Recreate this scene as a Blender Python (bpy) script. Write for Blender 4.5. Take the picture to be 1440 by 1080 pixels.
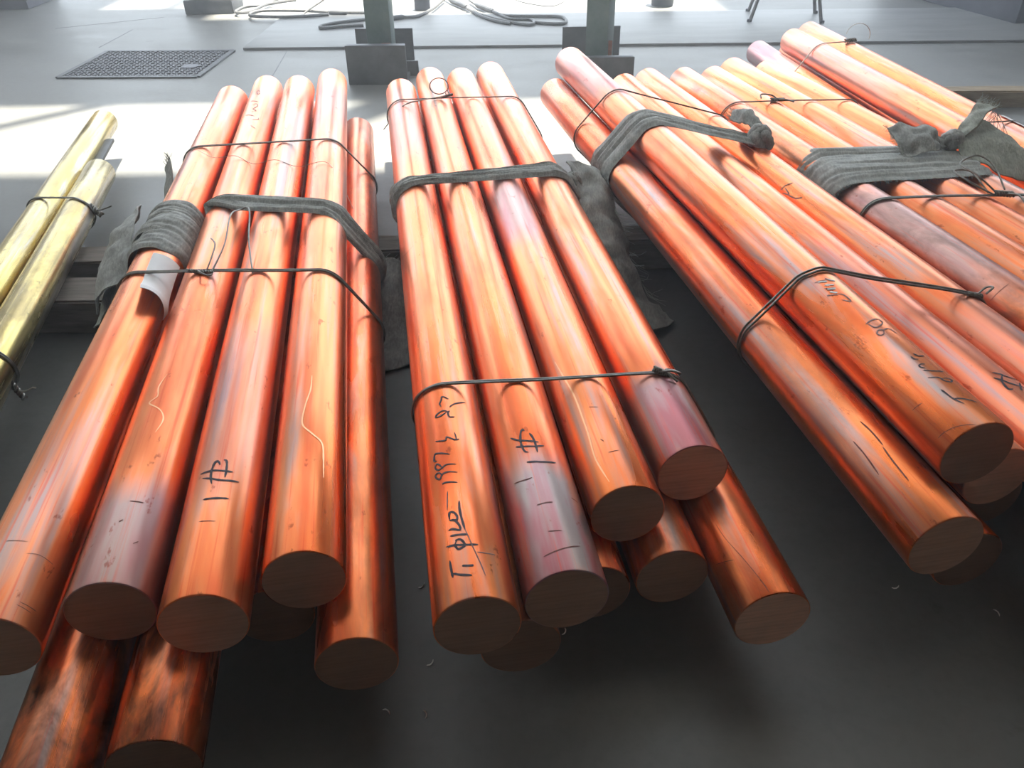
import bpy, bmesh, math, random
from mathutils import Vector, Matrix, noise

for o in list(bpy.data.objects):
    bpy.data.objects.remove(o)
SC = bpy.context.scene
COL = SC.collection
random.seed(7)

# ------------------------------------------------------------------ camera
FPX, PITCH, ROLL, CAM_H = 1121.08, 0.61306, -0.015368, 1.15
cam_d = bpy.data.cameras.new('camera')
cam_d.sensor_fit = 'HORIZONTAL'
cam_d.sensor_width = 36.0
cam_d.lens = 36.0 * FPX / 1440.0
cam_d.clip_start = 0.05
cam = bpy.data.objects.new('camera', cam_d)
COL.objects.link(cam)
_fw = Vector((0, math.cos(PITCH), -math.sin(PITCH)))
_up = Vector((0, math.sin(PITCH), math.cos(PITCH)))
_rt = Vector((1, 0, 0))
_r2 = _rt * math.cos(ROLL) + _up * math.sin(ROLL)
_u2 = -_rt * math.sin(ROLL) + _up * math.cos(ROLL)
_m = Matrix((_r2, _u2, -_fw)).transposed().to_4x4()
_m.translation = Vector((0, 0, CAM_H))
cam.matrix_world = _m
SC.camera = cam

# ------------------------------------------------------------------ light
world = bpy.data.worlds.new('world')
SC.world = world
world.use_nodes = True
bg = world.node_tree.nodes['Background']
bg.inputs[0].default_value = (0.80, 0.90, 1.0, 1)
bg.inputs[1].default_value = 3.2

sun_d = bpy.data.lights.new('sun', 'SUN')
sun_d.energy = 24.0
sun_d.angle = math.radians(1.6)
sun_d.color = (1.0, 0.93, 0.78)
sun = bpy.data.objects.new('sun', sun_d)
COL.objects.link(sun)
SUN_DIR = Vector((-0.12, -0.09, -1.0)).normalized()
sun.rotation_euler = SUN_DIR.to_track_quat('-Z', 'Y').to_euler()
sun.location = (0, 4, 9)

vs = SC.view_settings
vs.view_transform = 'Standard'
vs.look = 'None'
vs.gamma = 1.0
vs.use_curve_mapping = False
vs.exposure = 0.42

# ------------------------------------------------------------------ helpers
def obj(name, verts, faces, mat, parent=None, smooth=True, loc=None, sharp=None):
    me = bpy.data.meshes.new(name)
    me.from_pydata([tuple(v) for v in verts], [], faces)
    me.update()
    if smooth:
        for p in me.polygons:
            p.use_smooth = True
        if sharp is not None:
            me.set_sharp_from_angle(angle=math.radians(sharp))
    if mat is not None:
        me.materials.append(mat)
    o = bpy.data.objects.new(name, me)
    COL.objects.link(o)
    if parent is not None:
        o.parent = parent
    if loc is not None:
        o.location = loc
    return o


def empty(name, loc=(0, 0, 0), rz=0.0):
    o = bpy.data.objects.new(name, None)
    o.empty_display_size = 0.05
    o.location = loc
    o.rotation_euler = (0, 0, rz)
    COL.objects.link(o)
    return o


def tag(o, label=None, cat=None, group=None, kind=None):
    if label:
        o['label'] = label
    if cat:
        o['category'] = cat
    if group:
        o['group'] = group
    if kind:
        o['kind'] = kind
    return o


class MB:
    """collects shapes for one mesh"""
    def __init__(self):
        self.v = []
        self.f = []

    def add(self, v, f):
        b = len(self.v)
        self.v += [Vector(q) for q in v]
        self.f += [tuple(i + b for i in q) for q in f]
        return self

    def box(self, c, s, rz=0.0, bev=0.0, rx=0.0):
        bm = bmesh.new()
        bmesh.ops.create_cube(bm, size=1.0)
        bmesh.ops.scale(bm, vec=s, verts=bm.verts)
        if bev > 0:
            bmesh.ops.bevel(bm, geom=list(bm.edges), offset=bev, segments=2, affect='EDGES', profile=0.6)
        m = Matrix.Translation(Vector(c)) @ Matrix.Rotation(rz, 4, 'Z') @ Matrix.Rotation(rx, 4, 'X')
        bm.verts.index_update()
        v = [m @ q.co for q in bm.verts]
        f = [[q.index for q in p.verts] for p in bm.faces]
        bm.free()
        return self.add(v, f)

    def tube(self, pts, r, seg=8, closed=False, caps=True):
        pts = [Vector(p) for p in pts]
        n = len(pts)
        rr = r if callable(r) else (lambda i: r)
        v, f = [], []
        prev = None
        for i, p in enumerate(pts):
            a = pts[(i - 1) % n] if (closed or i > 0) else p
            b = pts[(i + 1) % n] if (closed or i < n - 1) else p
            t = (b - a)
            t = t.normalized() if t.length > 1e-9 else Vector((0, 0, 1))
            if prev is None:
                h = Vector((0, 0, 1)) if abs(t.z) < 0.9 else Vector((1, 0, 0))
                u = t.cross(h).normalized()
            else:
                u = (prev - t * prev.dot(t))
                u = u.normalized() if u.length > 1e-6 else t.orthogonal().normalized()
            prev = u
            w = t.cross(u)
            for k in range(seg):
                ang = 2 * math.pi * k / seg
                v.append(p + (u * math.cos(ang) + w * math.sin(ang)) * rr(i))
        m = n if closed else n - 1
        for i in range(m):
            j = (i + 1) % n
            for k in range(seg):
                k2 = (k + 1) % seg
                f.append((i * seg + k, i * seg + k2, j * seg + k2, j * seg + k))
        if caps and not closed:
            f.append(tuple(range(seg))[::-1])
            f.append(tuple((n - 1) * seg + k for k in range(seg)))
        return self.add(v, f)

    def lathe(self, prof, seg=24, c=(0, 0, 0)):
        v, f = [], []
        n = len(prof)
        for (r, z) in prof:
            for k in range(seg):
                a = 2 * math.pi * k / seg
                v.append((c[0] + r * math.cos(a), c[1] + r * math.sin(a), c[2] + z))
        for i in range(n - 1):
            for k in range(seg):
                k2 = (k + 1) % seg
                f.append((i * seg + k, i * seg + k2, (i + 1) * seg + k2, (i + 1) * seg + k))
        f.append(tuple(range(seg))[::-1])
        f.append(tuple((n - 1) * seg + k for k in range(seg)))
        return self.add(v, f)

    def build(self, name, mat, parent=None, smooth=True, sharp=35, loc=None):
        return obj(name, self.v, self.f, mat, parent, smooth, loc, sharp)


def catmull(pts, n):
    pts = [Vector(p) for p in pts]
    out = []
    m = len(pts)
    for i in range(m - 1):
        p0 = pts[max(i - 1, 0)]
        p1, p2 = pts[i], pts[i + 1]
        p3 = pts[min(i + 2, m - 1)]
        for k in range(n):
            t = k / n
            out.append(0.5 * ((2 * p1) + (p2 - p0) * t + (2 * p0 - 5 * p1 + 4 * p2 - p3) * t * t
                              + (3 * p1 - p0 - 3 * p2 + p3) * t ** 3))
    out.append(pts[-1])
    return out


def nz(x, y=0.0, z=0.0):
    return noise.noise(Vector((x, y, z)))


# ------------------------------------------------------------------ materials
def new_mat(name):
    m = bpy.data.materials.new(name)
    m.use_nodes = True
    nt = m.node_tree
    b = nt.nodes['Principled BSDF']
    return m, nt, b


def N(nt, t, **kw):
    n = nt.nodes.new(t)
    for k, v in kw.items():
        setattr(n, k, v)
    return n


def mathn(nt, op, a, b=None, clamp=False):
    n = nt.nodes.new('ShaderNodeMath')
    n.operation = op
    n.use_clamp = clamp
    for i, q in enumerate((a, b)):
        if q is None:
            continue
        if isinstance(q, (int, float)):
            n.inputs[i].default_value = q
        else:
            nt.links.new(q, n.inputs[i])
    return n.outputs[0]


def mixc(nt, fac, a, b, mode='MIX'):
    n = nt.nodes.new('ShaderNodeMix')
    n.data_type = 'RGBA'
    n.blend_type = mode
    for i, q in ((0, fac), (6, a), (7, b)):
        if isinstance(q, (int, float)):
            n.inputs[i].default_value = q
        elif isinstance(q, tuple):
            n.inputs[i].default_value = (*q, 1) if len(q) == 3 else q
        else:
            nt.links.new(q, n.inputs[i])
    return n.outputs[2]


def noise_tex(nt, vec, scale, detail=4.0, rough=0.55, dist=0.0):
    n = nt.nodes.new('ShaderNodeTexNoise')
    n.inputs['Scale'].default_value = scale
    n.inputs['Detail'].default_value = detail
    n.inputs['Roughness'].default_value = rough
    n.inputs['Distortion'].default_value = dist
    nt.links.new(vec, n.inputs['Vector'])
    return n.outputs[0]


def ramp(nt, fac, stops, interp='LINEAR'):
    n = nt.nodes.new('ShaderNodeValToRGB')
    n.color_ramp.interpolation = interp
    e = n.color_ramp.elements
    while len(e) > 1:
        e.remove(e[-1])
    for i, (p, c) in enumerate(stops):
        q = e[0] if i == 0 else e.new(p)
        q.position = p
        q.color = (*c, 1) if len(c) == 3 else c
    nt.links.new(fac, n.inputs[0])
    return n.outputs[0]


def mapping(nt, vec, scale, loc=None):
    n = nt.nodes.new('ShaderNodeMapping')
    n.inputs['Scale'].default_value = scale
    nt.links.new(vec, n.inputs['Vector'])
    if loc is not None:
        nt.links.new(loc, n.inputs['Location'])
    return n.outputs[0]


def bump(nt, b, height, strength, dist):
    n = nt.nodes.new('ShaderNodeBump')
    n.inputs['Strength'].default_value = strength
    n.inputs['Distance'].default_value = dist
    nt.links.new(height, n.inputs['Height'])
    nt.links.new(n.outputs[0], b.inputs['Normal'])


def rod_material(name, c_base, c_light, c_deep, c_oxide, c_grey, rough):
    m, nt, b = new_mat(name)
    tc = N(nt, 'ShaderNodeTexCoord')
    oi = N(nt, 'ShaderNodeObjectInfo')
    off = N(nt, 'ShaderNodeCombineXYZ')
    r10 = mathn(nt, 'MULTIPLY', oi.outputs['Random'], 37.0)
    for i in range(3):
        nt.links.new(r10, off.inputs[i])
    vec = tc.outputs['Object']
    streak = noise_tex(nt, mapping(nt, vec, (26, 0.9, 26), off.outputs[0]), 1.0, 5, 0.6)
    fine = noise_tex(nt, mapping(nt, vec, (150, 2.5, 150), off.outputs[0]), 1.0, 3, 0.6)
    streak2 = noise_tex(nt, mapping(nt, vec, (34, 0.55, 34), off.outputs[0]), 1.3, 4, 0.6)
    patch = noise_tex(nt, mapping(nt, vec, (8, 1.3, 8), off.outputs[0]), 1.0, 4, 0.55, 0.4)
    patch2 = noise_tex(nt, mapping(nt, vec, (10, 1.3, 10), off.outputs[0]), 1.5, 4, 0.58, 0.3)
    blot = noise_tex(nt, mapping(nt, vec, (40, 18, 40), off.outputs[0]), 1.0, 4, 0.7)
    col = mixc(nt, ramp(nt, patch, [(0.36, (0, 0, 0)), (0.62, (1, 1, 1))]), c_base, c_light)
    col = mixc(nt, ramp(nt, patch2, [(0.5, (0, 0, 0)), (0.72, (0.6, 0.6, 0.6))]), col, c_deep)
    col = mixc(nt, ramp(nt, streak2, [(0.52, (0, 0, 0)), (0.72, (0.4, 0.4, 0.4))]), col, c_deep)
    # greyish oxide along drawn streaks
    g = mathn(nt, 'MULTIPLY', ramp(nt, streak, [(0.46, (0, 0, 0)), (0.64, (1, 1, 1))]),
              ramp(nt, patch2, [(0.42, (1, 1, 1)), (0.58, (0, 0, 0))]))
    at_s = N(nt, 'ShaderNodeAttribute', attribute_type='OBJECT', attribute_name='tarnish')
    g = mathn(nt, 'MULTIPLY', g, mathn(nt, 'ADD', at_s.outputs['Fac'], 0.55), True)
    col = mixc(nt, g, col, c_grey)
    # a tarnished zone somewhere along the rod (position, half length, strength are object properties)
    sep = N(nt, 'ShaderNodeSeparateXYZ')
    nt.links.new(vec, sep.inputs[0])
    a1 = N(nt, 'ShaderNodeAttribute', attribute_type='OBJECT', attribute_name='zone_pos')
    a2 = N(nt, 'ShaderNodeAttribute', attribute_type='OBJECT', attribute_name='zone_half')
    a3 = N(nt, 'ShaderNodeAttribute', attribute_type='OBJECT', attribute_name='zone_strength')
    d = mathn(nt, 'ABSOLUTE', mathn(nt, 'SUBTRACT', sep.outputs['Y'], a1.outputs['Fac']))
    d = mathn(nt, 'DIVIDE', d, mathn(nt, 'MAXIMUM', a2.outputs['Fac'], 0.01))
    wob = mathn(nt, 'MULTIPLY', mathn(nt, 'SUBTRACT', patch2, 0.5), 1.6)
    zone = mathn(nt, 'SUBTRACT', 1.25, mathn(nt, 'ADD', d, wob))
    zone = mathn(nt, 'MULTIPLY', mathn(nt, 'MULTIPLY', zone, 1.8, True), a3.outputs['Fac'], True)
    zc = mixc(nt, ramp(nt, patch2, [(0.42, (0, 0, 0)), (0.58, (1, 1, 1))]), c_oxide, c_grey)
    col = mixc(nt, zone, col, zc)
    # grime, with the shade on the lower rods painted in by the same mix
    at_d = N(nt, 'ShaderNodeAttribute', attribute_type='OBJECT', attribute_name='dirt_shade')
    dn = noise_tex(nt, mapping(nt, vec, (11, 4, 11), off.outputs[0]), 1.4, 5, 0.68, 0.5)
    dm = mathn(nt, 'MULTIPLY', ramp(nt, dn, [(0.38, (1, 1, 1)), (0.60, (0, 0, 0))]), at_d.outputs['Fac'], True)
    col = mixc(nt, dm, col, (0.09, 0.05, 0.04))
    # fine drawing lines and dark specks
    col = mixc(nt, ramp(nt, fine, [(0.30, (0.5, 0.5, 0.5)), (0.42, (0, 0, 0))]), col, c_deep)
    sp = ramp(nt, blot, [(0.64, (0, 0, 0)), (0.70, (0.6, 0.6, 0.6))])
    col = mixc(nt, sp, col, (c_deep[0] * 0.4, c_deep[1] * 0.5, c_deep[2] * 0.6))
    nt.links.new(col, b.inputs['Base Color'])
    b.inputs['Metallic'].default_value = 0.87
    rg = mathn(nt, 'ADD', mathn(nt, 'MULTIPLY', patch, 0.16), rough - 0.115)
    rg = mathn(nt, 'ADD', rg, mathn(nt, 'MULTIPLY', mathn(nt, 'MAXIMUM', g, zone), 0.08))
    nt.links.new(rg, b.inputs['Roughness'])
    bump(nt, b, mathn(nt, 'ADD', mathn(nt, 'MULTIPLY', fine, 0.6), blot), 0.10, 0.002)
    return m


M = {}
M['copper'] = rod_material('copper', (0.90, 0.215, 0.055), (0.94, 0.32, 0.13), (0.70, 0.07, 0.03),
                           (0.42, 0.16, 0.19), (0.43, 0.35, 0.35), 0.32)
M['brass'] = rod_material('brass', (0.56, 0.41, 0.09), (0.62, 0.50, 0.22), (0.26, 0.20, 0.07),
                          (0.35, 0.31, 0.24), (0.46, 0.44, 0.39), 0.28)


def cut_material(name, c1, c2):
    m, nt, b = new_mat(name)
    tc = N(nt, 'ShaderNodeTexCoord')
    saw = noise_tex(nt, mapping(nt, tc.outputs['Object'], (8, 8, 160)), 1.0, 3, 0.6)
    big = noise_tex(nt, tc.outputs['Object'], 22, 4, 0.6)
    col = mixc(nt, ramp(nt, big, [(0.35, (0, 0, 0)), (0.65, (1, 1, 1))]), c1, c2)
    col = mixc(nt, ramp(nt, saw, [(0.35, (0.5, 0.5, 0.5)), (0.6, (0, 0, 0))]), col, (c1[0] * .6, c1[1] * .6, c1[2] * .6))
    ag = N(nt, 'ShaderNodeAttribute', attribute_type='OBJECT', attribute_name='face_light_gain')
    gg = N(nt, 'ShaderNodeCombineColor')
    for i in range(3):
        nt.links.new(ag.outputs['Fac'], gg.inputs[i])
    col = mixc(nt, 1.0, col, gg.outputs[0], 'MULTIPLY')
    nt.links.new(col, b.inputs['Base Color'])
    b.inputs['Metallic'].default_value = 0.75
    b.inputs['Roughness'].default_value = 0.5
    bump(nt, b, saw, 0.12, 0.001)
    return m


M['copper_cut'] = cut_material('copper_cut', (0.50, 0.27, 0.18), (0.42, 0.25, 0.18))
M['brass_cut'] = cut_material('brass_cut', (0.62, 0.50, 0.24), (0.55, 0.42, 0.2))


def simple(name, c1, c2=None, rough=0.6, metal=0.0, scale=20, bmp=0.0, bdist=0.004, stretch=(1, 1, 1), spec=0.5, lo=.35, hi=.65):
    m, nt, b = new_mat(name)
    tc = N(nt, 'ShaderNodeTexCoord')
    v = mapping(nt, tc.outputs['Object'], stretch)
    n1 = noise_tex(nt, v, scale, 6, 0.62)
    if c2:
        nt.links.new(mixc(nt, ramp(nt, n1, [(lo, (0, 0, 0)), (hi, (1, 1, 1))]), c1, c2), b.inputs['Base Color'])
    else:
        b.inputs['Base Color'].default_value = (*c1, 1)
    b.inputs['Roughness'].default_value = rough
    b.inputs['Metallic'].default_value = metal
    b.inputs['Specular IOR Level'].default_value = spec
    if bmp:
        bump(nt, b, n1, bmp, bdist)
    return m


M['ink'] = simple('ink', (0.035, 0.02, 0.035), rough=0.6)
M['faint'] = simple('faint_ink', (0.24, 0.15, 0.15), rough=0.6)
M['pale'] = simple('pale_scratch', (0.95, 0.50, 0.27), rough=0.4, metal=0.8)
M['chalk'] = simple('chalk', (0.8, 0.78, 0.76), rough=0.7)
M['dark'] = simple('dark_scratch', (0.20, 0.06, 0.045), rough=0.6)
M['wire'] = simple('wire', (0.15, 0.15, 0.135), (0.26, 0.25, 0.23), rough=0.42, metal=0.7, scale=60)
M['wire_bright'] = simple('wire_bright', (0.62, 0.58, 0.52), rough=0.35, metal=0.6)
M['paper'] = simple('paper', (0.74, 0.74, 0.76), (0.82, 0.82, 0.84), rough=0.8, scale=9)
M['timber'] = simple('timber', (0.11, 0.088, 0.072), (0.21, 0.18, 0.155), rough=0.85, scale=6, bmp=0.5, stretch=(1.2, 9, 9))
M['timber_light'] = simple('timber_light', (0.20, 0.15, 0.10), (0.36, 0.28, 0.19), rough=0.85, scale=6, bmp=0.5, stretch=(1.2, 9, 9))
M['steel_dark'] = simple('steel_dark', (0.055, 0.06, 0.068), (0.10, 0.105, 0.115), rough=0.55, metal=0.3, scale=9)
M['green_paint'] = simple('green_paint', (0.05, 0.10, 0.095), (0.10, 0.15, 0.145), rough=0.5, scale=11)
M['rust'] = simple('rust', (0.20, 0.07, 0.05), (0.30, 0.13, 0.10), rough=0.8, scale=30)
M['rope'] = simple('rope', (0.07, 0.075, 0.08), (0.16, 0.16, 0.165), rough=0.6, metal=0.3, scale=120)
M['machine'] = simple('machine', (0.06, 0.063, 0.085), (0.10, 0.10, 0.125), rough=0.55, scale=5)
M['blue_dark'] = simple('blue_dark', (0.03, 0.035, 0.06), (0.05, 0.055, 0.08), rough=0.5, scale=9)
M['plate'] = simple('plate', (0.15, 0.155, 0.16), (0.21, 0.215, 0.22), rough=0.5, metal=0.0, scale=3.0, stretch=(0.5, 2.2, 1), bmp=0.05)
M['wall'] = simple('wall', (0.42, 0.42, 0.41), (0.5, 0.5, 0.49), rough=0.9, scale=2)
M['roof'] = simple('roof', (0.34, 0.345, 0.35), (0.4, 0.4, 0.4), rough=0.8, scale=2)
M['chip'] = simple('chip', (0.75, 0.72, 0.68), rough=0.35, metal=0.7)
M['leg'] = simple('stool_leg', (0.10, 0.10, 0.11), (0.16, 0.16, 0.17), rough=0.4, metal=0.5, scale=30)


def cloth_material(name, c1, c2):
    m, nt, b = new_mat(name)
    tc = N(nt, 'ShaderNodeTexCoord')
    weave = N(nt, 'ShaderNodeTexWave', wave_type='BANDS', bands_direction='Y')
    weave.inputs['Scale'].default_value = 140
    weave.inputs['Distortion'].default_value = 2.5
    nt.links.new(tc.outputs['Object'], weave.inputs['Vector'])
    n1 = noise_tex(nt, tc.outputs['Object'], 26, 5, 0.65)
    n2 = noise_tex(nt, mapping(nt, tc.outputs['Object'], (220, 60, 120)), 1.0, 3, 0.6)
    col = mixc(nt, ramp(nt, n1, [(0.32, (0, 0, 0)), (0.68, (1, 1, 1))]), c1, c2)
    col = mixc(nt, ramp(nt, n2, [(0.4, (0.45, 0.45, 0.45)), (0.6, (0, 0, 0))]), col, (c1[0] * .5, c1[1] * .5, c1[2] * .5))
    nt.links.new(col, b.inputs['Base Color'])
    b.inputs['Roughness'].default_value = 0.62
    b.inputs['Sheen Weight'].default_value = 0.2
    bump(nt, b, mathn(nt, 'ADD', mathn(nt, 'MULTIPLY', weave.outputs['Fac'], 0.5), n2), 0.35, 0.0025)
    return m


M['cloth'] = cloth_material('grey_woven_cloth', (0.22, 0.228, 0.212), (0.43, 0.44, 0.415))
M['cloth_green'] = cloth_material('grey_green_cloth', (0.23, 0.25, 0.205), (0.43, 0.45, 0.39))
M['fray'] = simple('fray', (0.40, 0.42, 0.38), rough=0.8)
M['fray_dark'] = simple('fray_dark', (0.14, 0.145, 0.135), rough=0.8)


def floor_material():
    m, nt, b = new_mat('concrete_floor')
    tc = N(nt, 'ShaderNodeTexCoord')
    v = tc.outputs['Object']
    big = noise_tex(nt, v, 0.55, 6, 0.6, 0.3)
    mid = noise_tex(nt, mapping(nt, v, (1.6, 3.4, 1)), 1.3, 6, 0.62)
    fine = noise_tex(nt, v, 42, 5, 0.7)
    spots = noise_tex(nt, v, 7.5, 5, 0.7, 0.4)
    col = mixc(nt, ramp(nt, big, [(0.36, (0, 0, 0)), (0.64, (1, 1, 1))]), (0.105, 0.106, 0.102), (0.165, 0.166, 0.163))
    col = mixc(nt, ramp(nt, mid, [(0.38, (0.5, 0.5, 0.5)), (0.6, (0, 0, 0))]), col, (0.095, 0.097, 0.094))
    col = mixc(nt, ramp(nt, spots, [(0.64, (0, 0, 0)), (0.74, (0.7, 0.7, 0.7))]), col, (0.055, 0.053, 0.048))
    col = mixc(nt, ramp(nt, fine, [(0.3, (0.35, 0.35, 0.35)), (0.55, (0, 0, 0))]), col, (0.075, 0.075, 0.073))
    nt.links.new(col, b.inputs['Base Color'])
    rg = mathn(nt, 'ADD', mathn(nt, 'MULTIPLY', mid, 0.35), 0.34)
    nt.links.new(rg, b.inputs['Roughness'])
    b.inputs['Specular IOR Level'].default_value = 0.7
    bump(nt, b, mathn(nt, 'ADD', mathn(nt, 'MULTIPLY', fine, 0.4), mid), 0.08, 0.01)
    return m


M['floor'] = floor_material()

# ------------------------------------------------------------------ structure: floor, roof, walls
fl = obj('floor', [(-14, -5, 0), (14, -5, 0), (14, 26, 0), (-14, 26, 0)], [(0, 1, 2, 3)], M['floor'], smooth=False)
tag(fl, 'grey concrete workshop floor, worn and stained', kind='structure')

RZ = 4.6                                     # underside of the roof
DX, DY = -SUN_DIR.x / -SUN_DIR.z * RZ, -SUN_DIR.y / -SUN_DIR.z * RZ   # shift floor -> roof along the sun


def roof_panel(x0, x1, y0, y1):
    """roof sheet whose shade on the floor covers x0..x1, y0..y1"""
    return MB().box(((x0 + x1) / 2 + DX, (y0 + y1) / 2 + DY, RZ + 0.05), (x1 - x0, y1 - y0, 0.1))


ce = empty('ceiling', (0, 0, 0))
tag(ce, 'workshop roof with an open skylight strip', kind='structure')
for r in ((-6.4, 6.4, -4.5, 1.55), (-6.4, 6.4, 2.75, 3.17), (1.42, 6.4, 3.17, 4.16), (-6.4, 6.4, 4.16, 6.33), (1.62, 6.4, 6.33, 8.6), (-6.4, -3.15, 6.33, 8.6),
          (-2.66, -2.58, 6.33, 8.6), (-3.15, -2.2, 6.33, 6.80), (-2.45, -2.2, 6.80, 8.6)):
    roof_panel(*r).build('roof_sheet', M['roof'], ce, smooth=False)
# added unseen translucent sheets, a soft fill light over the near rods
fm, fnt, fb = new_mat('added_fill_sheet')
fnt.nodes.remove(fb)
ftl = N(fnt, 'ShaderNodeBsdfTranslucent')
ftl.inputs['Color'].default_value = (0.36, 0.36, 0.355, 1)
fnt.links.new(ftl.outputs[0], fnt.nodes['Material Output'].inputs['Surface'])
for k in range(8):
    MB().box((-6.4 + 0.8 + k * 1.6 + DX, 2.15 + DY, RZ + 0.05), (1.6, 1.2, 0.004)).build('added_roof_fill_sheet', fm, ce, smooth=False)
# slanting braces across the skylight strip
for (xa, ya, xb, yb, w) in ((-2.02, 4.22, -2.62, 3.62, 0.10), (-0.50, 4.25, -0.92, 3.66, 0.26)):
    a = Vector((xa + DX, ya + DY, RZ))
    b_ = Vector((xb + DX, yb + DY, RZ))
    ang = math.atan2(b_.y - a.y, b_.x - a.x)
    MB().box((a + b_) / 2, ((b_ - a).length, w, 0.08), rz=ang).build('roof_brace', M['roof'], ce, smooth=False)
for nm, c, s in (('wall_left', (-6.0, 2.0, 2.35), (0.2, 13, 4.7)), ('wall_right', (6.0, 2.0, 2.35), (0.2, 13, 4.7)),
                 ('wall_back', (0, -4.3, 2.35), (12.2, 0.2, 4.7))):
    w = MB().box(c, s).build(nm, M['wall'], smooth=False)
    tag(w, 'plain grey workshop wall', kind='structure')

# ------------------------------------------------------------------ dusty air in the hall
hm = bpy.data.materials.new('dusty_air')
hm.use_nodes = True
hn = hm.node_tree
hn.nodes.remove(hn.nodes['Principled BSDF'])
vsn = N(hn, 'ShaderNodeVolumeScatter')
vsn.inputs['Color'].default_value = (0.93, 0.96, 1.0, 1)
vsn.inputs['Density'].default_value = 0.029
vsn.inputs['Anisotropy'].default_value = 0.55
hn.links.new(vsn.outputs[0], hn.nodes['Material Output'].inputs['Volume'])
hz = MB().box((0, 2.3, 2.29), (11.7, 12.8, 4.56)).build('dusty_haze', hm, smooth=False)
tag(hz, 'thin dusty haze filling the workshop air', 'haze', kind='stuff')

# ------------------------------------------------------------------ rods: near end x, y, far end x, y, axis height
RODS = {
    'A1': (-0.6915, 0.6667, -1.0812, 3.2176, 0.2680),
    'A2': (-0.5573, 0.7220, -0.9775, 3.3664, 0.2680),
    'A3': (-0.4223, 0.6988, -0.8485, 3.3599, 0.2680),
    'A4': (-0.3014, 0.7732, -0.7321, 3.4605, 0.2680),
    'A5': (-0.2291, 0.7071, -0.5897, 3.1330, 0.1635),
    'A6': (-0.5893, 0.5000, -0.9942, 3.0681, 0.1635),
    'A7': (-0.4672, 0.5587, -0.8753, 3.1268, 0.1635),
    'A8': (-0.3677, 0.7952, -0.7772, 3.3641, 0.1635),
    'B1': (-0.0510, 0.6885, -0.4257, 3.2842, 0.2680),
    'B2': (0.0718, 0.7315, -0.3228, 3.4598, 0.2680),
    'B3': (0.1765, 0.8964, -0.1920, 3.4419, 0.2680),
    'B4': (0.2958, 0.9890, -0.0724, 3.5364, 0.2680),
    'B5': (0.0073, 0.7339, -0.3648, 3.3070, 0.1635),
    'B6': (0.2508, 0.8603, -0.1073, 3.3344, 0.1635),
    'B7': (0.3870, 0.7755, 0.0131, 3.3684, 0.1635),
    'B8': (0.1218, 0.8300, -0.2362, 3.3041, 0.1635),
    'C1': (0.6356, 0.8180, 0.1883, 3.2429, 0.2700),
    'C2': (0.7000, 0.9178, 0.2508, 3.3501, 0.3620),
    'C3': (0.9642, 0.6986, 0.4666, 3.3019, 0.2700),
    'C4': (1.0829, 0.7790, 0.5739, 3.3807, 0.2700),
    'C5': (0.8412, 1.0272, 0.4497, 3.0915, 0.1635),
    'C6': (0.7338, 0.8859, 0.3295, 3.0484, 0.1635),
    'C7': (0.7865, 0.9663, 0.3945, 3.0305, 0.2700),
    'C8': (1.1067, 0.9500, 0.7041, 3.0142, 0.1635),
    'D1': (1.2349, 0.7923, 0.7194, 3.3875, 0.2700),
    'D2': (1.3582, 0.7901, 0.8440, 3.3966, 0.2700),
    'D3': (1.4502, 0.9456, 0.9560, 3.5353, 0.2700),
    'D4': (1.5898, 0.8797, 1.0883, 3.4845, 0.2700),
    'D5': (1.2554, 1.0000, 0.8214, 3.2000, 0.1635),
    'D6': (1.3787, 1.0000, 0.9441, 3.2000, 0.1635),
    'D7': (1.5038, 1.0000, 1.0772, 3.2000, 0.1635),
    'E0': (1.7028, 1.9000, 1.4851, 4.4200, 0.1400),
    'E1': (1.5204, 1.8078, 1.3275, 4.4515, 0.1400),
    'E2': (1.6725, 1.5793, 1.4206, 4.2170, 0.2440),
    'E3': (1.7787, 1.7338, 1.5500, 4.3740, 0.2440),
    'F1': (-1.1310, 0.7612, -1.6769, 3.3548, 0.1550),
    'F2': (-0.8799, 0.1684, -1.4481, 2.7559, 0.1550),
}
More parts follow.
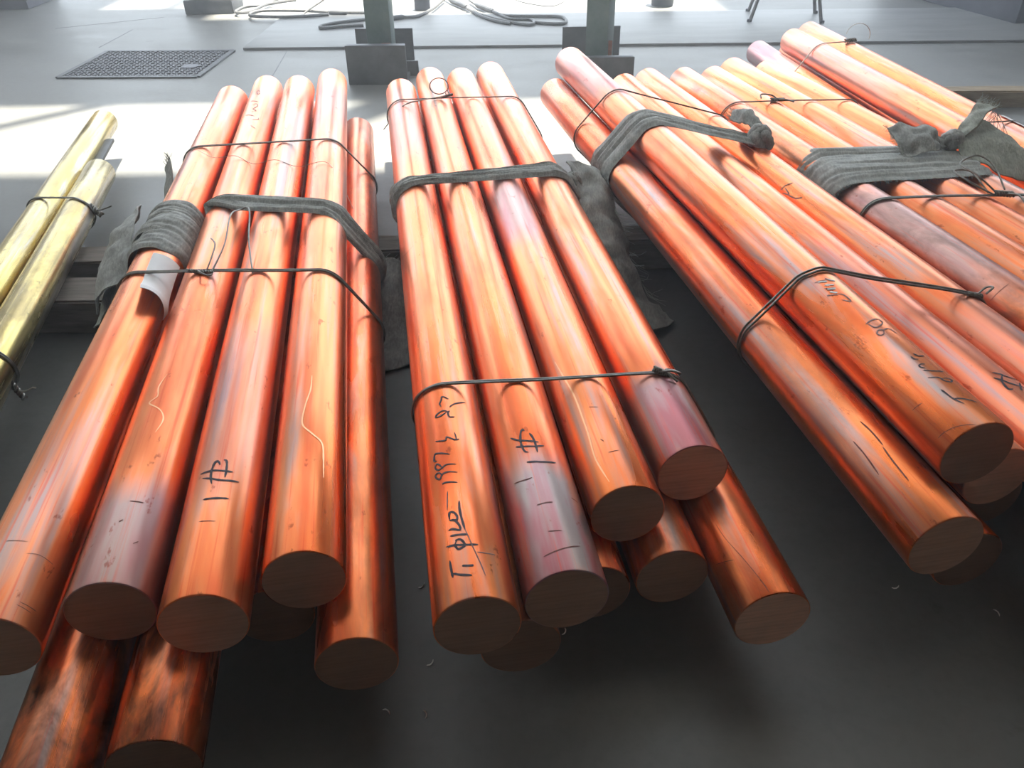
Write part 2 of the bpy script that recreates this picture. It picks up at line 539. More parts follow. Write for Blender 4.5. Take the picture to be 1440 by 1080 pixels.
# handwriting and scratches: (kind, stroke width, strokes of (angle from the top in degrees, distance from the near end))
MARKS = {
    'B1': [('ink',0.0042,[[(-27.6,0.074),(-27.3,0.0598),(-25.9,0.0422)],[(-24.6,0.049),(-15.1,0.0422),(-1.0,0.0372)],[(-11.9,0.057),(-4.7,0.0551),(3.0,0.0541)],[(-30.6,0.1012),(-18.0,0.0977),(-4.2,0.0935),(12.9,0.0923)],[(-15.0,0.1029),(-15.4,0.1055),(-11.7,0.1065),(-7.9,0.1035),(-4.6,0.0952),(-5.6,0.0914),(-11.7,0.0885),(-15.1,0.0899),(-17.4,0.0974),(-15.6,0.104)],[(-23.0,0.1177),(-12.6,0.1156),(1.2,0.1128)],[(-24.1,0.1294),(-18.7,0.1298),(-9.4,0.1239),(-7.3,0.127),(-9.4,0.1363),(-14.6,0.1461),(-21.4,0.1486)],[(-21.4,0.1486),(-12.3,0.1451),(-9.4,0.1494),(-12.2,0.1593),(-16.8,0.164),(-20.2,0.1621),(-21.2,0.1503)],[(-3.8,0.183),(-4.9,0.1649),(-3.8,0.1451),(-1.4,0.122)]]),('faint',0.0018,[[(-1.4,0.122),(1.1,0.1115),(6.3,0.0846),(11.6,0.0606),(16.5,0.0349)],[(-18.5,0.2094),(-22.7,0.1708)],[(10.1,0.078),(23.0,0.0771),(36.1,0.0783)]]),('ink',0.0034,[[(-11.3,0.4229),(-13.3,0.4316),(-9.8,0.441),(-7.3,0.451),(2.6,0.4408)],[(2.3,0.4174),(11.0,0.4266),(31.7,0.4377)],[(-2.1,0.4054),(-9.6,0.4099),(-20.0,0.4048),(-22.4,0.3981),(-14.2,0.397),(-2.1,0.4054)],[(1.5,0.4068),(-1.6,0.4013),(0.0,0.3899),(8.5,0.3893)],[(-28.4,0.3364),(-12.7,0.3294),(-9.4,0.3385)],[(-9.4,0.3385),(4.6,0.327),(3.9,0.3465)],[(4.6,0.327),(9.7,0.3283)],[(-7.5,0.2923),(-27.2,0.3051),(-32.1,0.3049),(-34.3,0.2909),(-29.6,0.2884)],[(-0.9,0.2662),(-14.3,0.27),(-22.3,0.2667),(-28.8,0.2648),(-33.8,0.2738),(-31.2,0.2807),(-26.0,0.2755),(-20.9,0.2621)],[(-0.4,0.2465),(-14.2,0.2522),(-23.6,0.2512),(-27.9,0.243),(-33.9,0.25),(-34.2,0.2577),(-28.4,0.2582),(-23.0,0.2483)],[(-25.5,0.2292),(-19.4,0.2303),(-2.5,0.2237)]]),('dark',0.002,[[(-66.8,1.0841),(-44.4,1.0744),(-23.4,1.0869)]])],
    'B2': [('ink',0.0042,[[(-32.8,0.3024),(-22.5,0.2893),(-7.8,0.2801),(8.9,0.2739)],[(-27.8,0.2751),(-15.0,0.2687),(0.9,0.2638),(15.8,0.2653)],[(-8.8,0.3066),(-10.3,0.3107),(-14.2,0.3063),(-18.1,0.2857),(-17.9,0.2669),(-15.0,0.2553),(-10.8,0.2526)],[(-1.7,0.2983),(1.7,0.2872),(3.0,0.2699),(3.0,0.249)],[(-17.1,0.2303),(-5.4,0.2271),(8.3,0.2243),(27.9,0.2257)]]),('dark',0.004,[[(-18.5,0.1328),(-5.1,0.1333),(4.5,0.1325)],[(37.0,0.1489),(50.8,0.1469)],[(-12.5,0.0758),(6.0,0.0737)],[(-27.0,0.0343),(-10.4,0.037),(12.2,0.042),(26.2,0.0451)],[(-45.4,0.2004),(-25.6,0.1936),(-14.9,0.1928)]])],
    'A3': [('ink',0.0045,[[(-28.0,0.2534),(-17.2,0.2528),(-3.3,0.2508),(8.9,0.248),(21.7,0.2466)],[(-22.1,0.2403),(-7.9,0.2326),(3.8,0.2271),(13.1,0.2258),(32.6,0.2268)],[(1.7,0.2633),(-1.4,0.2712),(-5.2,0.2729),(-8.2,0.2652),(-9.4,0.2499),(-8.5,0.2356),(-5.3,0.2194)],[(5.5,0.2745),(9.5,0.2729),(11.4,0.2635),(12.1,0.2464),(11.9,0.2324)],[(-13.1,0.187),(-3.6,0.1863),(8.8,0.1855),(22.5,0.1858)]]),('dark',0.003,[[(-12.2,0.1398),(10.7,0.1363)],[(-64.9,0.1834),(-64.2,0.1819)]])],
    'C2': [('ink',0.0032,[[(-15.1,0.0912),(-13.9,0.0785),(-12.4,0.065),(-6.3,0.049)],[(-11.0,0.0643),(-1.3,0.0606),(16.5,0.05)],[(-15.8,0.1241),(-6.0,0.1207),(-0.4,0.1173),(1.8,0.1085),(9.3,0.1046),(15.9,0.1103),(12.5,0.1148),(-0.1,0.1147)],[(-11.1,0.1436),(-3.4,0.1386),(6.0,0.136),(19.5,0.136)],[(-5.4,0.148),(-9.9,0.1517),(-9.7,0.1569),(-4.4,0.1591),(0.2,0.1569)],[(-7.7,0.1829),(-6.5,0.1751),(-1.1,0.1724)],[(0.3,0.1895),(4.7,0.1815),(15.1,0.1821)]]),('faint',0.003,[[(-28.1,0.4629),(-19.1,0.462),(-5.7,0.4581)],[(-6.6,0.4669),(-2.5,0.4553),(6.0,0.4505)],[(-23.6,0.4351),(-15.7,0.4298),(-6.4,0.4273)],[(-22.8,0.4279),(-10.3,0.4198)],[(-29.7,0.4132),(-20.2,0.4065),(-13.3,0.4026)],[(-12.1,0.405),(-5.3,0.3952),(-5.7,0.3723),(-16.6,0.3849)],[(-20.5,0.2963),(-9.9,0.3015),(6.1,0.3039),(6.7,0.29),(-10.8,0.2798),(-17.0,0.2963)],[(-7.7,0.2607),(-10.4,0.2574),(-13.6,0.2559),(-16.4,0.2565),(-18.0,0.259),(-18.3,0.2625),(-17.0,0.2663),(-14.5,0.2692),(-11.4,0.2708),(-8.4,0.2705),(-6.5,0.2683),(-6.2,0.2648),(-7.7,0.2607)],[(-5.1,0.2677),(6.9,0.2707),(12.0,0.2549)]]),('chalk',0.006,[[(-23.0,0.4606),(-8.5,0.4528)],[(-18.6,0.4434),(-2.7,0.4372)],[(-20.9,0.4197),(-11.7,0.4085)],[(-4.9,0.4628),(5.7,0.4499)],[(-20.1,0.4302),(-6.8,0.4237)]]),('dark',0.0022,[[(-68.7,0.0224),(-53.9,0.0206),(-38.0,0.0148),(-18.7,0.0035)],[(-66.4,0.0899),(-48.2,0.0871)]])],
    'C3': [('ink',0.0045,[[(-7.0,0.4899),(2.7,0.4823),(12.5,0.4715),(36.8,0.4675)],[(-13.9,0.4761),(-6.9,0.466),(2.2,0.4512),(18.7,0.439)],[(3.9,0.4792),(-7.6,0.4635),(-11.5,0.4504),(-11.8,0.4395),(-5.7,0.4376)],[(23.7,0.4574),(9.5,0.4395),(5.0,0.4297)]])],
    'A2': [('faint',0.004,[[(-0.5,2.4205),(-0.1,2.408),(-1.3,2.3993),(-3.7,2.397),(-6.8,2.4021),(-9.8,2.4135),(-11.9,2.4279),(-12.3,2.4409),(-11.0,2.4488),(-8.3,2.4497),(-5.1,2.4441),(-2.3,2.4336),(-0.5,2.4205)],[(-26.4,2.3285),(5.2,2.2919)],[(-10.2,2.2596),(-0.9,2.2693),(7.0,2.2463),(-0.2,2.2164),(-5.0,2.2035),(6.9,2.1796),(-7.8,2.1689)],[(-27.9,2.1525),(6.7,2.1154)],[(2.9,2.0736),(20.8,2.0827),(21.0,2.1036)],[(5.3,2.0067),(21.9,1.9839)]]),('pale',0.004,[[(1.5,0.5003),(-5.8,0.4618),(-2.5,0.4307),(-13.3,0.414),(9.3,0.3881),(18.0,0.3614),(12.4,0.326)]]),('dark',0.004,[[(7.7,0.1586),(26.3,0.1571)],[(1.9,0.1152),(6.5,0.1192)],[(27.9,0.0731),(33.8,0.0795)]])],
    'C4': [('faint',0.004,[[(-63.4,1.395),(-44.0,1.3896),(-29.7,1.3781)],[(-65.6,1.3805),(-58.2,1.352),(-51.2,1.3853)],[(-61.4,1.3551),(-56.0,1.3177),(-45.1,1.2984)]])],
    'A4': [('pale',0.0045,[[(4.8,0.4364),(4.0,0.3921),(-3.2,0.3431),(-5.6,0.2924),(10.7,0.2638),(26.4,0.2418),(29.6,0.2042),(30.7,0.1577)]])],
    'B3': [('pale',0.005,[[(-42.8,0.3757),(-36.8,0.3151),(-30.9,0.2518),(-30.8,0.1721),(-31.5,0.1357),(-33.9,0.0793),(-26.5,0.0195)]]),('dark',0.0025,[[(-12.3,0.0822),(4.1,0.0836)],[(-16.1,0.119),(-12.4,0.1113)],[(-14.6,0.2061),(-0.4,0.201)]])],
    'A1': [('dark',0.0018,[[(25.1,0.1127),(39.7,0.1155),(61.1,0.1106)],[(-7.9,0.1376),(20.5,0.1346)],[(39.0,0.0264),(58.3,0.0227)],[(40.7,0.0318),(64.4,0.0291)]])],
    'B7': [('dark',0.0018,[[(-36.7,0.1586),(-33.6,0.1244),(-23.1,0.0724),(-14.7,0.0212),(-13.6,0.0027)],[(-67.3,0.0972),(-35.4,0.08)]])],
    'C1': [('dark',0.005,[[(-14.4,0.2329),(-11.9,0.2046),(-12.7,0.1688)],[(-15.0,0.1649),(-18.0,0.1322),(-20.2,0.0867)],[(-43.2,0.2033),(-43.2,0.1676),(-46.7,0.1227)]])],
    'D1': [('dark',0.002,[[(-70.3,0.7363),(-46.0,0.7366),(-17.8,0.7414)]])],
}
LABELS = {
    'A1': 'copper rod under the curled white paper tag, one end wound in grey cloth',
    'A2': 'copper rod with a purple tarnished front end, left of the rod marked 1# beside it',
    'A3': 'copper rod marked 1# in the bundle next to the brass rods',
    'A4': 'copper rod with a pale zigzag scratch, rightmost in top row of the left copper bundle',
    'A5': 'streaky copper rod lying low along the right flank of the left copper bundle',
    'A6': 'copper rod in the bottom left corner, lowest row, front end out of the picture',
    'A7': 'copper rod in lowest row at bottom left, dark cut end cropped by the picture edge',
    'A8': 'shaded lower copper rod, cut end between the 1# rod and the zigzag-scratched rod',
    'B1': 'copper rod with a long line of handwriting, leftmost in the middle bundle',
    'B2': 'copper rod marked 1# with purple-grey tarnished front end in the middle bundle',
    'B3': 'copper rod with a long pale scratch, third in the top row of middle bundle',
    'B4': 'copper rod with grey tarnished front end, rightmost in top row of middle bundle',
    'B5': 'lower copper rod with very dark cut end below the long handwriting rod',
    'B6': 'lower copper rod under the pale-scratched rod, brown cut end in half shade',
    'B7': 'bright orange copper rod standing apart on the floor side, right of the middle bundle',
    'B8': 'shaded lower copper rod squeezed behind the purple-grey tarnished 1# rod',
    'C1': 'copper rod low on the left flank of the handwritten rod, with dark scrape marks',
    'C2': 'uppermost copper rod with scrawled marks, brown cut end near the right edge',
    'C3': 'greyish copper rod with a # mark at the right picture edge',
    'C4': 'copper rod right of the # marked rod, under the cloth knot and the wire knot',
    'C5': 'lowest dark copper rod end at right edge, under the brown cut end',
    'C6': 'dark lower copper rod, its shaded end peeking out under the scraped rod',
    'C7': 'copper rod whose orange-brown cut end shows just below the uppermost scrawled rod',
    'C8': 'hidden lower copper rod under the # marked rod',
    'D1': 'copper rod with dark purple stains, first under the wide grey cloth',
    'D2': 'copper rod second from left under the wide grey cloth',
    'D3': 'copper rod third from left under the wide grey cloth',
    'D4': 'copper rod fourth from left under the wide grey cloth, beside the pinkish rod',
    'E0': 'small red far end of a copper rod between the two pinkish far rods',
    'E1': 'pinkish copper rod, lower one at left of the farthest bundle',
    'E2': 'thick crimson copper rod on top of the farthest bundle',
    'E3': 'copper rod at the back of farthest bundle, under the second white paper tag',
    'F1': 'brass rod with sunlit yellow far end, outer one at the left edge',
    'F2': 'shorter-looking brass rod with dull far end, nearer the copper bundles',
}
BUNDLE = {'A': 'copper rods of the left bundle', 'B': 'copper rods of the middle bundle',
          'C': 'copper rods of the third bundle', 'D': 'copper rods of the fourth bundle',
          'E': 'copper rods of the farthest bundle', 'F': 'brass rods'}
ZONES = {'B2': (0.10, 0.17, 1.0), 'B4': (0.10, 0.12, 0.95), 'A2': (0.08, 0.13, 0.9), 'B3': (1.10, 0.20, 0.8),
         'D1': (1.05, 0.35, 0.75), 'C2': (2.2, 0.35, 0.7), 'E1': (2.4, 0.3, 0.9), 'A3': (0.45, 0.25, 0.35),
         'C3': (0.7, 0.4, 0.3), 'B1': (2.0, 0.3, 0.45), 'A4': (2.3, 0.3, 0.5), 'E2': (2.0, 0.5, 0.5), 'C4': (0.5, 0.2, 0.3)}
DIRT_SHADE = {'A6': 1.0, 'A7': 1.0, 'A8': 0.8, 'A5': 0.35, 'B5': 0.8, 'B6': 0.5, 'B7': 0.35, 'B8': 0.8, 'C5': 0.6, 'C6': 0.8, 'D1': 0.5, 'C1': 0.25, 'F1': 0.35, 'F2': 0.45}  # mottled grime plus painted shade on the lower rods
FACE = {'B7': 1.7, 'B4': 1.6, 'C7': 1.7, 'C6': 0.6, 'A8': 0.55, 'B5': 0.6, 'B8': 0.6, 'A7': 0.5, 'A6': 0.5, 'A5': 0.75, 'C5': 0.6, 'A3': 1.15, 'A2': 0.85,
        'B1': 0.85, 'B2': 0.95, 'B3': 0.95, 'B6': 0.95, 'C1': 1.35, 'C2': 0.85}  # light and shade put into the colour of the cut ends, rod by rod
TARN = {'A': 0.35, 'B': 0.5, 'C': 0.45, 'D': 0.3, 'E': 0.4, 'F': 0.8}


def rod_r(n):
    return 0.05 if n[0] == 'F' else 0.06


ROD_OBJ = {}


def stroke_mesh(strokes, w, R, h=0.0007):
    v, f = [], []
    for st in strokes:
        p = [Vector((math.radians(a) * R, y, 0)) for a, y in st]
        p = catmull(p, 5) if len(p) > 2 else [p[0].lerp(p[1], k / 6) for k in range(7)]
        n = len(p)
        b = len(v)
        for i, q in enumerate(p):
            t = (p[min(i + 1, n - 1)] - p[max(i - 1, 0)])
            t = t.normalized() if t.length > 1e-9 else Vector((0, 1, 0))
            s = Vector((-t.y, t.x, 0))
            e = min(i, n - 1 - i) / max(1, n - 1)
            ww = w * (0.35 + 0.65 * min(1, e * 7)) * (0.85 + 0.3 * nz(i * 0.5, q.y * 90)) * 0.5
            for sg in (-1, 0, 1):
                c = q + s * ww * sg
                a = c.x / R
                v.append(((R + h) * math.sin(a), c.y, (R + h) * math.cos(a)))
        for i in range(n - 1):
            for k in (0, 1):
                f.append((b + i * 3 + k, b + i * 3 + k + 1, b + i * 3 + 4 + k, b + i * 3 + 3 + k))
    return v, f


def make_rod(n):
    x0, y0, x1, y1, z = RODS[n]
    R = rod_r(n)
    L = math.hypot(x1 - x0, y1 - y0)
    rz = math.atan2(-(x1 - x0), y1 - y0)
    seg, c = 80, 0.0018
    prof = [(R - c, 0), (R - c * 0.3, c * 0.35), (R, c)] + [(R, c + (L - 2 * c) * k / 8) for k in range(1, 8)] + \
           [(R, L - c), (R - c * 0.3, L - c * 0.35), (R - c, L)]
    v, f = [], []
    for (r, y) in prof:
        for k in range(seg):
            a = 2 * math.pi * k / seg
            v.append((r * math.sin(a), y, r * math.cos(a)))
    for i in range(len(prof) - 1):
        for k in range(seg):
            k2 = (k + 1) % seg
            f.append((i * seg + k, (i + 1) * seg + k, (i + 1) * seg + k2, i * seg + k2))
    f.append(tuple(range(seg)))
    f.append(tuple((len(prof) - 1) * seg + k for k in range(seg))[::-1])
    brass = n[0] == 'F'
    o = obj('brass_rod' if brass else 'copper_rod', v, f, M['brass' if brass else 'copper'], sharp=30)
    o.location = (x0, y0, z)
    o.rotation_euler = (0, 0, rz)
    lab = LABELS.get(n, 'hidden copper rod in the lowest row under the wide grey cloth')
    tag(o, lab, 'rod', BUNDLE[n[0]])
    zp = ZONES.get(n, (0, 0.01, 0.0))
    o['zone_pos'], o['zone_half'], o['zone_strength'] = float(zp[0]), float(zp[1]), float(zp[2])
    o['tarnish'] = float(TARN[n[0]])
    o['dirt_shade'] = float(DIRT_SHADE.get(n, 0.0))
    # sawn faces
    for nm, yy, sg in (('cut_face', -0.0004, 1), ('cut_face', L + 0.0004, -1)):
        cv = [(0, yy, 0)] + [((R - c * 1.1) * math.sin(2 * math.pi * k / seg), yy, (R - c * 1.1) * math.cos(2 * math.pi * k / seg)) for k in range(seg)]
        cf = [(0, 1 + k, 1 + (k + 1) % seg) if sg > 0 else (0, 1 + (k + 1) % seg, 1 + k) for k in range(seg)]
        fc = obj(nm, cv, cf, M['brass_cut' if brass else 'copper_cut'], o, smooth=False)
        fc['face_light_gain'] = float(FACE.get(n, 1.0))
    for key, w, strokes in MARKS.get(n, []):
        nm = {'ink': 'pen_stroke', 'faint': 'faint_pen_stroke', 'pale': 'pale_scratch', 'chalk': 'chalk_smear', 'dark': 'scratch'}[key]
        for stk in strokes:
            sv, sf = stroke_mesh([stk], w * {'pale': 0.7, 'dark': 0.55}.get(key, 1.0), R)
            obj(nm, sv, sf, M[key], o, smooth=False)
    ROD_OBJ[n] = o
    return o


for n in RODS:
    make_rod(n)


# ------------------------------------------------------------------ loops pulled tight round a bundle
def rod_at(n, P, nrm):
    x0, y0, x1, y1, z = RODS[n]
    d = Vector((x1 - x0, y1 - y0))
    t = (Vector((P[0], P[1])) - Vector((x0, y0))).dot(nrm) / d.dot(nrm)
    c = Vector((x0, y0)) + d * t
    return c, z, abs(d.normalized().dot(nrm))


def hull_loop(names, P, Q, grow=0.0, res=0.02):
    """closed polyline hugging the named rods in the vertical plane through P and Q"""
    P2, Q2 = Vector(P[:2]), Vector(Q[:2])
    u = (Q2 - P2).normalized()
    nrm = Vector((-u.y, u.x))
    pts = []
    for n in names:
        c, z, cs = rod_at(n, P2, nrm)
        R = rod_r(n) + grow
        s = (c - P2).dot(u)
        for k in range(72):
            a = 2 * math.pi * k / 72
            pts.append((s + R / cs * math.cos(a), z + R * math.sin(a)))
    pts = sorted(set(pts))

    def half(ps):
        h = []
        for p in ps:
            while len(h) >= 2 and (h[-1][0] - h[-2][0]) * (p[1] - h[-2][1]) - (h[-1][1] - h[-2][1]) * (p[0] - h[-2][0]) <= 0:
                h.pop()
            h.append(p)
        return h
    lo = half(pts)
    up = half(pts[::-1])
    hull = (lo[:-1] + up[:-1])[::-1]      # clockwise: left side, over the top, right side, underneath
    k0 = min(range(len(hull)), key=lambda i: hull[i][1] + hull[i][0])
    hull = hull[k0:] + hull[:k0]
    out = []
    for i, a in enumerate(hull):
        b = hull[(i + 1) % len(hull)]
        d = math.hypot(b[0] - a[0], b[1] - a[1])
        m = max(1, int(d / res))
        for k in range(m):
            out.append((a[0] + (b[0] - a[0]) * k / m, a[1] + (b[1] - a[1]) * k / m))
    path = [Vector((P2.x + u.x * s, P2.y + u.y * s, max(z, 0.004))) for s, z in out]
    return path, Vector((u.x, u.y, 0)), Vector((nrm.x, nrm.y, 0))


def offset_loop(path, nrm, amp, seed, base):
    return [p + nrm * (base + amp * nz(i * 0.11, seed)) for i, p in enumerate(path)]


def squiggle(p, d, n, amp, seed, step=0.012):
    """loose curling wire end"""
    pts = [Vector(p)]
    d = Vector(d).normalized()
    for i in range(n):
        d = (d + Vector((nz(i * .6, seed), nz(i * .6, seed + 9), nz(i * .6, seed + 19))) * amp).normalized()
        pts.append(pts[-1] + d * step)
    return pts


def twist(parent, p, d, length=0.05, r=0.0022, turns=5, mat='wire'):
    p, d = Vector(p), Vector(d).normalized()
    u = d.orthogonal().normalized()
    w = d.cross(u)
    mb = MB()
    for ph in (0, math.pi):
        pts = []
        for i in range(36):
            t = i / 35
            a = ph + turns * 2 * math.pi * t
            pts.append(p + d * (t - 0.5) * length + (u * math.cos(a) + w * math.sin(a)) * (r * 1.5))
        mb.tube(pts, r, 6)
    return mb.build('twisted_knot', M[mat], parent)


def wire_thing(label, loops, group='binding wires'):
    o = empty('binding_wire', loops[0][0][0])
    inv = Vector(loops[0][0][0])
    for path, r in loops:
        MB().tube([p - inv for p in path], r, 7, closed=True).build('wire_loop', M['wire'], o)
    tag(o, label, 'wire', group)
    return o, inv


def bind(label, names, P, Q, r=0.0023, strands=2, gap=0.0052, amp=0.006, seed=0):
    path, u, nrm = hull_loop(names, P, Q, grow=r * 1.05 + 0.0008)
    loops = []
    for k in range(strands):
        loops.append((offset_loop(path, nrm, amp, seed + k * 0.25, (k - (strands - 1) / 2) * gap), r))
    o, inv = wire_thing(label, loops)
    return o, inv, path, u, nrm


A_ALL = ['A1', 'A2', 'A3', 'A4', 'A5', 'A6', 'A7', 'A8']
B_ALL = ['B1', 'B2', 'B3', 'B4', 'B5', 'B6', 'B7', 'B8']
C_ALL = ['C1', 'C2', 'C3', 'C4', 'C5', 'C6', 'C7', 'C8']
D_ALL = ['D1', 'D2', 'D3', 'D4', 'D5', 'D6', 'D7']
E_ALL = ['E0', 'E1', 'E2', 'E3']
F_ALL = ['F1', 'F2']

o, inv, *_ = bind('wire tied across the far part of the left copper bundle, behind its cloth', A_ALL, (-0.967, 2.49), (-0.591, 2.542), seed=1)
MB().tube([p - inv for p in catmull([(-0.96, 2.44, .337), (-0.90, 2.40, .325), (-0.83, 2.385, .335), (-0.77, 2.36, .318), (-0.70, 2.35, .333), (-0.63, 2.33, .318), (-0.545, 2.325, .333), (-0.50, 2.27, .30), (-0.455, 2.20, .235)], 6)], 0.0009, 5).build('loose_strand', M['wire_bright'], o)
o, inv, *_ = bind('wire tied across the left copper bundle over the white paper tag', A_ALL, (-0.80, 1.626), (-0.429, 1.625), r=0.0025, seed=2)
twist(o, Vector((-0.70, 1.622, 0.332)) - inv, (1, -0.1, -0.05), 0.06)
for pts in ([(-0.672, 1.62, .333), (-0.668, 1.72, .352), (-0.690, 1.86, .365), (-0.688, 1.93, .350), (-0.655, 1.90, .362), (-0.62, 1.75, .345), (-0.575, 1.60, .322)],
            [(-0.685, 1.622, .333), (-0.683, 1.66, .345), (-0.69, 1.72, .352), (-0.715, 1.77, .345)],
            [(-0.70, 1.622, .333), (-0.692, 1.60, .343), (-0.675, 1.592, .338), (-0.665, 1.60, .335)]):
    MB().tube([Vector(p) - inv for p in catmull(pts, 8)], 0.0021, 6).build('loose_wire_end', M['wire'], o)

o, inv, *_ = bind('wire with a curled loop tied round the far part of the middle bundle', B_ALL, (-0.425, 2.975), (0.016, 3.0), seed=3, strands=1)
kp = Vector((-0.222, 2.99, 0.338))
twist(o, kp - inv, (1, 0, 0.25), 0.045)
lp = [kp + Vector((-0.028 + 0.034 * math.cos(a), 0.02 + 0.010 * math.sin(a), 0.030 + 0.026 * math.sin(a))) for a in [i * 0.35 - 0.9 for i in range(20)]]
MB().tube([q - inv for q in [kp] + lp + [kp + Vector((0.01, 0, 0.004))]], 0.0021, 6).build('curled_loop', M['wire'], o)
for e in ((-0.45, 2.89, .25), (-0.425, 2.90, .285)):
    pts = catmull([kp, (-0.30, 2.945, .338), (-0.37, 2.905, .331), e], 6)
    MB().tube([Vector(p) - inv for p in pts], 0.0018, 6).build('loose_wire_end', M['wire_bright'], o)
o, inv, *_ = bind('wire tied round the near half of the middle bundle, knotted at right', B_ALL, (-0.18, 1.165), (0.278, 1.192), r=0.0021, gap=0.0043, amp=0.004, seed=4)
twist(o, Vector((0.272, 1.192, 0.333)) - inv, (1, 0, -0.5), 0.034, 0.0026, 4)
MB().tube([Vector(p) - inv for p in catmull([(0.268, 1.19, .334), (0.285, 1.178, .345), (0.303, 1.182, .336), (0.295, 1.20, .330), (0.278, 1.19, .338), (0.298, 1.172, .325)], 6)], 0.0024, 6).build('loose_wire_end', M['wire'], o)

bind('wire tied over the far ends of the third bundle, behind its cloth strap', C_ALL, (0.235, 2.70), (0.69, 2.738), strands=1, r=0.0026, seed=5)
o, inv, *_ = bind('double wire tied over the scrawled uppermost rod of the third bundle', C_ALL, (0.471, 1.385), (0.963, 1.463), r=0.0026, gap=0.012, amp=0.008, seed=6)
twist(o, Vector((0.972, 1.463, 0.330)) - inv, (1, 0, -0.2), 0.03, 0.0026, 4)
MB().tube([Vector(p) - inv for p in catmull([(0.975, 1.463, .330), (0.992, 1.468, .345), (0.998, 1.455, .352), (0.985, 1.45, .34)], 6)], 0.0024, 6).build('loose_wire_end', M['wire'], o)

o, inv, *_ = bind('wire tied over the far ends of the fourth bundle, twisted on top', D_ALL, (0.768, 2.872), (1.15, 2.885), strands=1, r=0.0025, seed=7)
kp = Vector((0.958, 2.885, 0.336))
twist(o, kp - inv, (1, 0, 0), 0.05, 0.003, 4)
for pts in ([kp, kp + Vector((-.02, .015, .012)), kp + Vector((-.055, .02, .014)), kp + Vector((-.06, .0, .006))],
            [kp, kp + Vector((.02, -.02, .006)), kp + Vector((.05, -.03, 0))]):
    MB().tube([q - inv for q in catmull(pts, 5)], 0.0028, 6).build('loose_wire_end', M['wire'], o)
o, inv, *_ = bind('wire tied in front of the wide grey cloth, with knotted loops at right', D_ALL, (0.95, 1.985), (1.286, 1.99), r=0.0025, gap=0.006, seed=8)
kp = Vector((1.30, 1.988, 0.338))
twist(o, kp - inv, (1, 0, -0.1), 0.05, 0.0036, 3)
for pts in ([(1.275, 1.988, .335), (1.225, 2.03, .355), (1.205, 2.085, .365), (1.245, 2.08, .366), (1.255, 2.03, .352), (1.262, 1.995, .338)],
            [(1.285, 1.99, .336), (1.245, 2.04, .37), (1.225, 2.10, .38), (1.275, 2.12, .395), (1.305, 2.08, .38), (1.305, 2.0, .345)],
            [(1.30, 1.988, .338), (1.32, 1.96, .345), (1.325, 1.93, .335)]):
    MB().tube([Vector(p) - inv for p in catmull(pts, 8)], 0.0024, 6).build('loose_wire_loop', M['wire'], o)

o, inv, *_ = bind('wire tied over the far ends of the farthest bundle, with a clear curl', E_ALL, (1.30, 3.835), (1.571, 3.90), strands=1, r=0.0026, seed=9)
kp = Vector((1.585, 3.905, 0.312))
twist(o, kp - inv, (1, 0, .1), 0.05, 0.004, 3)
MB().tube([kp - inv + Vector((0.03 + 0.055 * math.cos(a), 0.01 * math.sin(a), 0.02 + 0.05 * math.sin(a))) for a in [i * 0.22 - 0.3 for i in range(16)]], 0.0016, 6).build('clear_curl', M['wire_bright'], o)
bind('wire tied over the second paper tag at the right picture edge', E_ALL, (1.62, 2.685), (1.76, 2.70), strands=1, r=0.0026, seed=10)

o, inv, *_ = bind('wire tied round the far part of the two brass rods', F_ALL, (-1.557, 2.40), (-1.346, 2.385), strands=2, r=0.0022, gap=0.004, seed=11)
kp = Vector((-1.308, 2.39, 0.165))
twist(o, kp - inv, (0.6, -0.2, -0.5), 0.045, 0.004, 3)
MB().tube([q - inv for q in squiggle(kp, (1, -.3, .2), 5, 0.8, 3)], 0.0024, 6).build('loose_wire_end', M['wire'], o)
o, inv, *_ = bind('wire tied round the near part of the two brass rods at picture edge', F_ALL, (-1.35, 1.52), (-1.12, 1.50), strands=2, r=0.0024, gap=0.005, seed=12)
kp = Vector((-1.108, 1.462, 0.125))
twist(o, kp - inv, (0.5, -0.2, -0.8), 0.045, 0.003, 3)
MB().tube([q - inv for q in squiggle(kp, (1, -.5, .1), 5, 0.9, 5)], 0.002, 6).build('loose_wire_end', M['wire_bright'], o)


